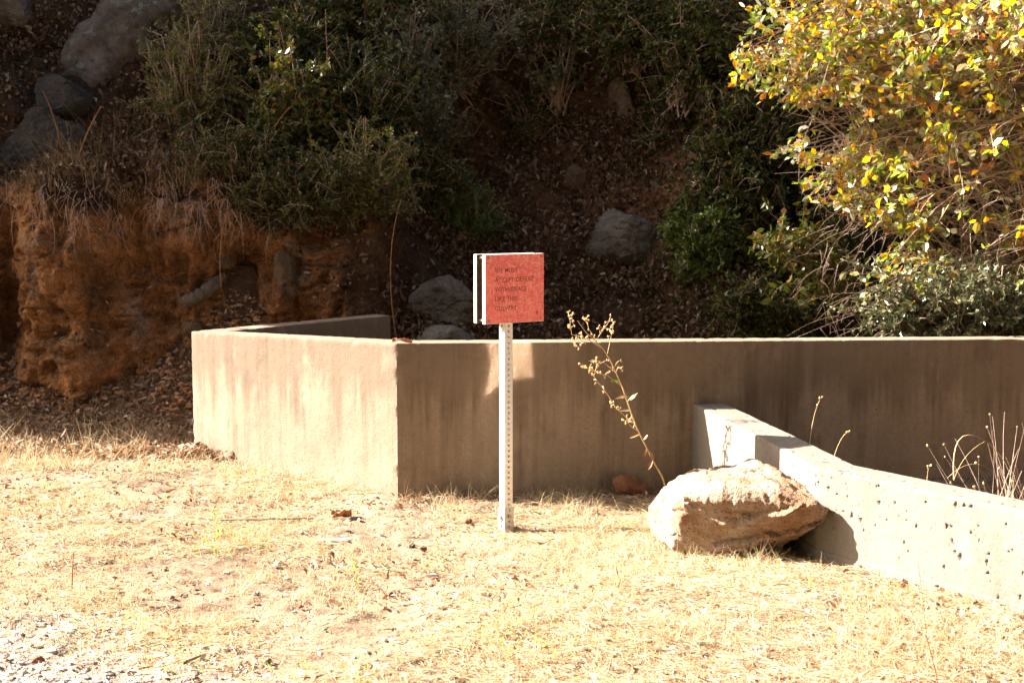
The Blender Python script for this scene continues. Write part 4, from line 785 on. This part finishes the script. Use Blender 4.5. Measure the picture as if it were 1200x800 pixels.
# tall dry weed in front of the wall
yr = 7.0; sp = np.array([Py(*a, yr) for a in [(786, 586), (778, 562), (768, 545), (757, 523), (745, 498), (738, 478), (730, 455), (722, 437), (714, 420), (706, 408), (697, 398), (686, 388), (676, 374)]]); sp[:, 1] += np.linspace(.1, -.08, len(sp))
br = []; pods = []
def addb(pxs, dy=0, n_=5):
    p = np.array([Py(a_, b_, yr - .02 + dy) for a_, b_ in pxs]); br.append(p)
    for k in range(n_):
        t = R.uniform(.2, 1) * (len(p) - 1); i = min(int(t), len(p) - 2); c_ = p[i] + (p[i + 1] - p[i]) * (t - i); e = c_ + rdir(1)[0] * [.022, .022, .022] + [0, 0, .008]; br.append(np.array([c_, (c_ + e) / 2 + [0, 0, .003], e])); pods.append(e); pods.append(e + rdir(1)[0] * .007); pods.append(e + rdir(1)[0] * .009)
for pxs, k in [([(706, 408), (688, 397), (670, 392), (668, 375), (666, 370)], 16), ([(700, 401), (690, 385), (686, 372)], 9), ([(697, 400), (706, 388), (714, 376)], 7), ([(712, 414), (716, 395), (719, 380)], 7), ([(722, 437), (708, 425), (695, 421)], 8), ([(728, 452), (712, 440), (700, 437), (690, 432), (684, 428)], 14),
              ([(745, 498), (733, 488), (722, 478), (712, 462), (703, 450), (690, 434)], 9), ([(722, 436), (725, 428), (722, 424)], 4), ([(737, 480), (728, 482), (720, 477)], 5), ([(748, 505), (740, 500), (733, 492)], 6), ([(676, 392), (672, 405), (680, 407)], 6), ([(690, 396), (684, 402), (680, 398)], 5)]: addb(pxs, R.normal() * .03, k)
G = lambda px, py: Py(px, py, yr - .02)
lvs = [(G(727, 447), (-1, 0, .2), .055, 'green', 'leaf'), (G(735, 470), (1, -.2, .55), .07, 'green', 'leaf'), (G(737, 465), (-1, -.3, .3), .06, 'stem', 'leaf'), (G(739, 480), (-1, -.3, -.2), .055, 'stem', 'leaf'), (G(750, 508), (-1, -.2, -.4), .06, 'dleaf', 'leaf'), (G(762, 528), (.3, -.4, -1), .06, 'dleaf', 'leaf'), (G(765, 538), (-.5, -.3, -1), .06, 'dleaf', 'leaf'), (G(757, 525), (-.3, -.3, -1), .05, 'dleaf', 'leaf'), (G(754, 515), (.6, -.3, .4), .04, 'stem', 'leaf')]
weed('tall leaning dry weed with seed heads standing before the shaded wall', sp[0], sp, br, M['stem'], .0052, np.array(pods), lvs)
# brown branching stem lower right
r_ = gpt(1100, 815); s2 = np.array([r_, r_ + [-.01, 0, .07], r_ + [-.035, .02, .17], r_ + [-.045, .03, .27], r_ + [-.06, .05, .40]]); weed('thin brown branching stem at the lower right edge', r_, s2, [np.array([s2[2], s2[2] + [-.03, 0, .05], s2[2] + [-.075, 0, .12]]), np.array([s2[1], s2[1] + [-.02, 0, .02], s2[1] + [-.05, .0, .05]]), np.array([s2[3], s2[3] + [.01, 0, .04], s2[3] + [-.015, 0, .09]])], M['brown'], .0024)
# stems behind the wing wall
for k, (a_, b_, c_, lab) in enumerate([((948, 512), (947, 490), (962, 466), 'slim dry stem with a seed tip behind the wing wall, nearest the big wall join'), ((968, 522), (978, 512), (994, 506), 'short bent dry stem behind the wing wall'), ((1085, 552), (1086, 548), (1089, 546), 'tiny dry sprig on the back edge of the wing wall')]):
    y_ = [6.3, 6.1, 5.5][k]; s3 = bez(Py(*a_, y_) - [0, 0, .25], Py(*b_, y_), Py(*c_, y_), 8); weed(lab, s3[0], s3, [], M['stem'], .002, np.array([s3[-1], s3[-1] + [.006, 0, .004], s3[-1] - [.006, 0, 0], s3[-2]]), name='dry_weed')
A3 = [bez(Py(1118, 562, 5.6), Py(1112, 500, 5.7) + [0, 0, .05], Py(1160, 520, 5.7), 10), bez(Py(1160, 520, 5.7), Py(1188, 545, 5.7), Py(1188, 585, 5.7), 8), bez(Py(1118, 562, 5.6), Py(1128, 530, 5.6), Py(1154, 517, 5.6), 8), bez(Py(1110, 560, 5.65), Py(1150, 520, 5.65), Py(1180, 575, 5.65), 10)]
weed('arching pale dry stems behind the wing wall at the right edge', A3[0][0], A3[0], A3[1:], M['stem'], .0028, name='dry_weed')
tk = []; tp = []
for k in range(90):
    c_ = Py(R.uniform(1150, 1260), R.uniform(560, 600), R.uniform(5.7, 6.6)); c_[2] = R.uniform(-.05, .05); d = rdir(1)[0] * [.25, .2, .1] + [-.05, 0, R.uniform(.1, .48)]; tk.append((bez(c_, c_ + d * .5 + rdir(1)[0] * .05, c_ + d, 6), np.linspace(.0022, .0008, 6))); tp.append(c_ + d)
v_, q_ = tubes(tk, 4); rt_ = np.array([2.2, 6.0, -.1]); t = empty('dead_bush', rt_, 'tangled brown dead bush behind the wing wall at the right edge', 'bush'); mesh_np('branches', v_ - rt_, [q_], M['twig'], t); v_, q_ = pebbles(np.array(tp[::2]), .006, 1); tag(mesh_np('seeds', v_ - rt_, [q_], M['stem'], t), kind='stuff')
# green sprigs and seedlings standing out in the straw
for k, (px, py, h_, lab, mk) in enumerate([(125, 500, .16, 'pale green sprig in front of the clay bank', 'green'), (255, 655, .22, 'spindly pale green weed left of the sticks', 'green'), (417, 690, .13, 'small green weed in the straw below the left wall', 'green'), (205, 500, .22, 'leaning seed stalk beside the left end of the wall', 'straw'), (78, 490, .2, 'green tipped seedling at the far left', 'green')]):
    c_ = gpt(px, py); s4 = bez(c_ - [0, 0, .01], c_ + [.01, 0, h_ * .6], c_ + [R.normal() * .04, 0, h_], 8); t = empty('weed', c_, lab, 'plant'); v_, q_ = tubes([(s4, np.linspace(.002, .001, 8))], 4); mesh_np('stem', v_ - c_, [q_], M['green' if mk == 'green' else 'stem'], t)
    m_ = 14; ii = R.integers(2, 8, m_); v_, q_ = leaves(s4[ii], rdir(m_) + [0, 0, .4], rdir(m_), .022, .008); mesh_np('leaves', v_ - c_, [q_], M[mk], t)
tall = []
for k, (px, py, h_, lx) in enumerate([(262, 330, .5, .0), (470, 400, 1.0, -.1), (330, 130, .7, .1), (395, 150, .9, -.05), (72, 165, .42, 0), (92, 175, .35, .1), (318, 190, .45, -.05)]):
    c_ = hp(px, py, .12); s5 = bez(c_, c_ + [lx, -.1, h_ * .6], c_ + [lx + R.normal() * .08, -.12, h_], 10); tag(mesh_np('dead_stalk', *(lambda vq: (vq[0] , [vq[1]]))(tubes([(s5, np.linspace(.005, .002, 10))], 5)), M['brown']),
        ['thin stem rising before the clay bank', 'long bent dry stem leaning over the rock left of the sign', 'straight stem rising through the orange leaved shrub', 'tall thin stem in the shrubs left of centre', 'brown upright stem before the dark rocks, left of its pair', 'brown slanting stem before the dark rocks, right of its pair', 'thin stem at the lower edge of the shrubs'][k], 'stem')
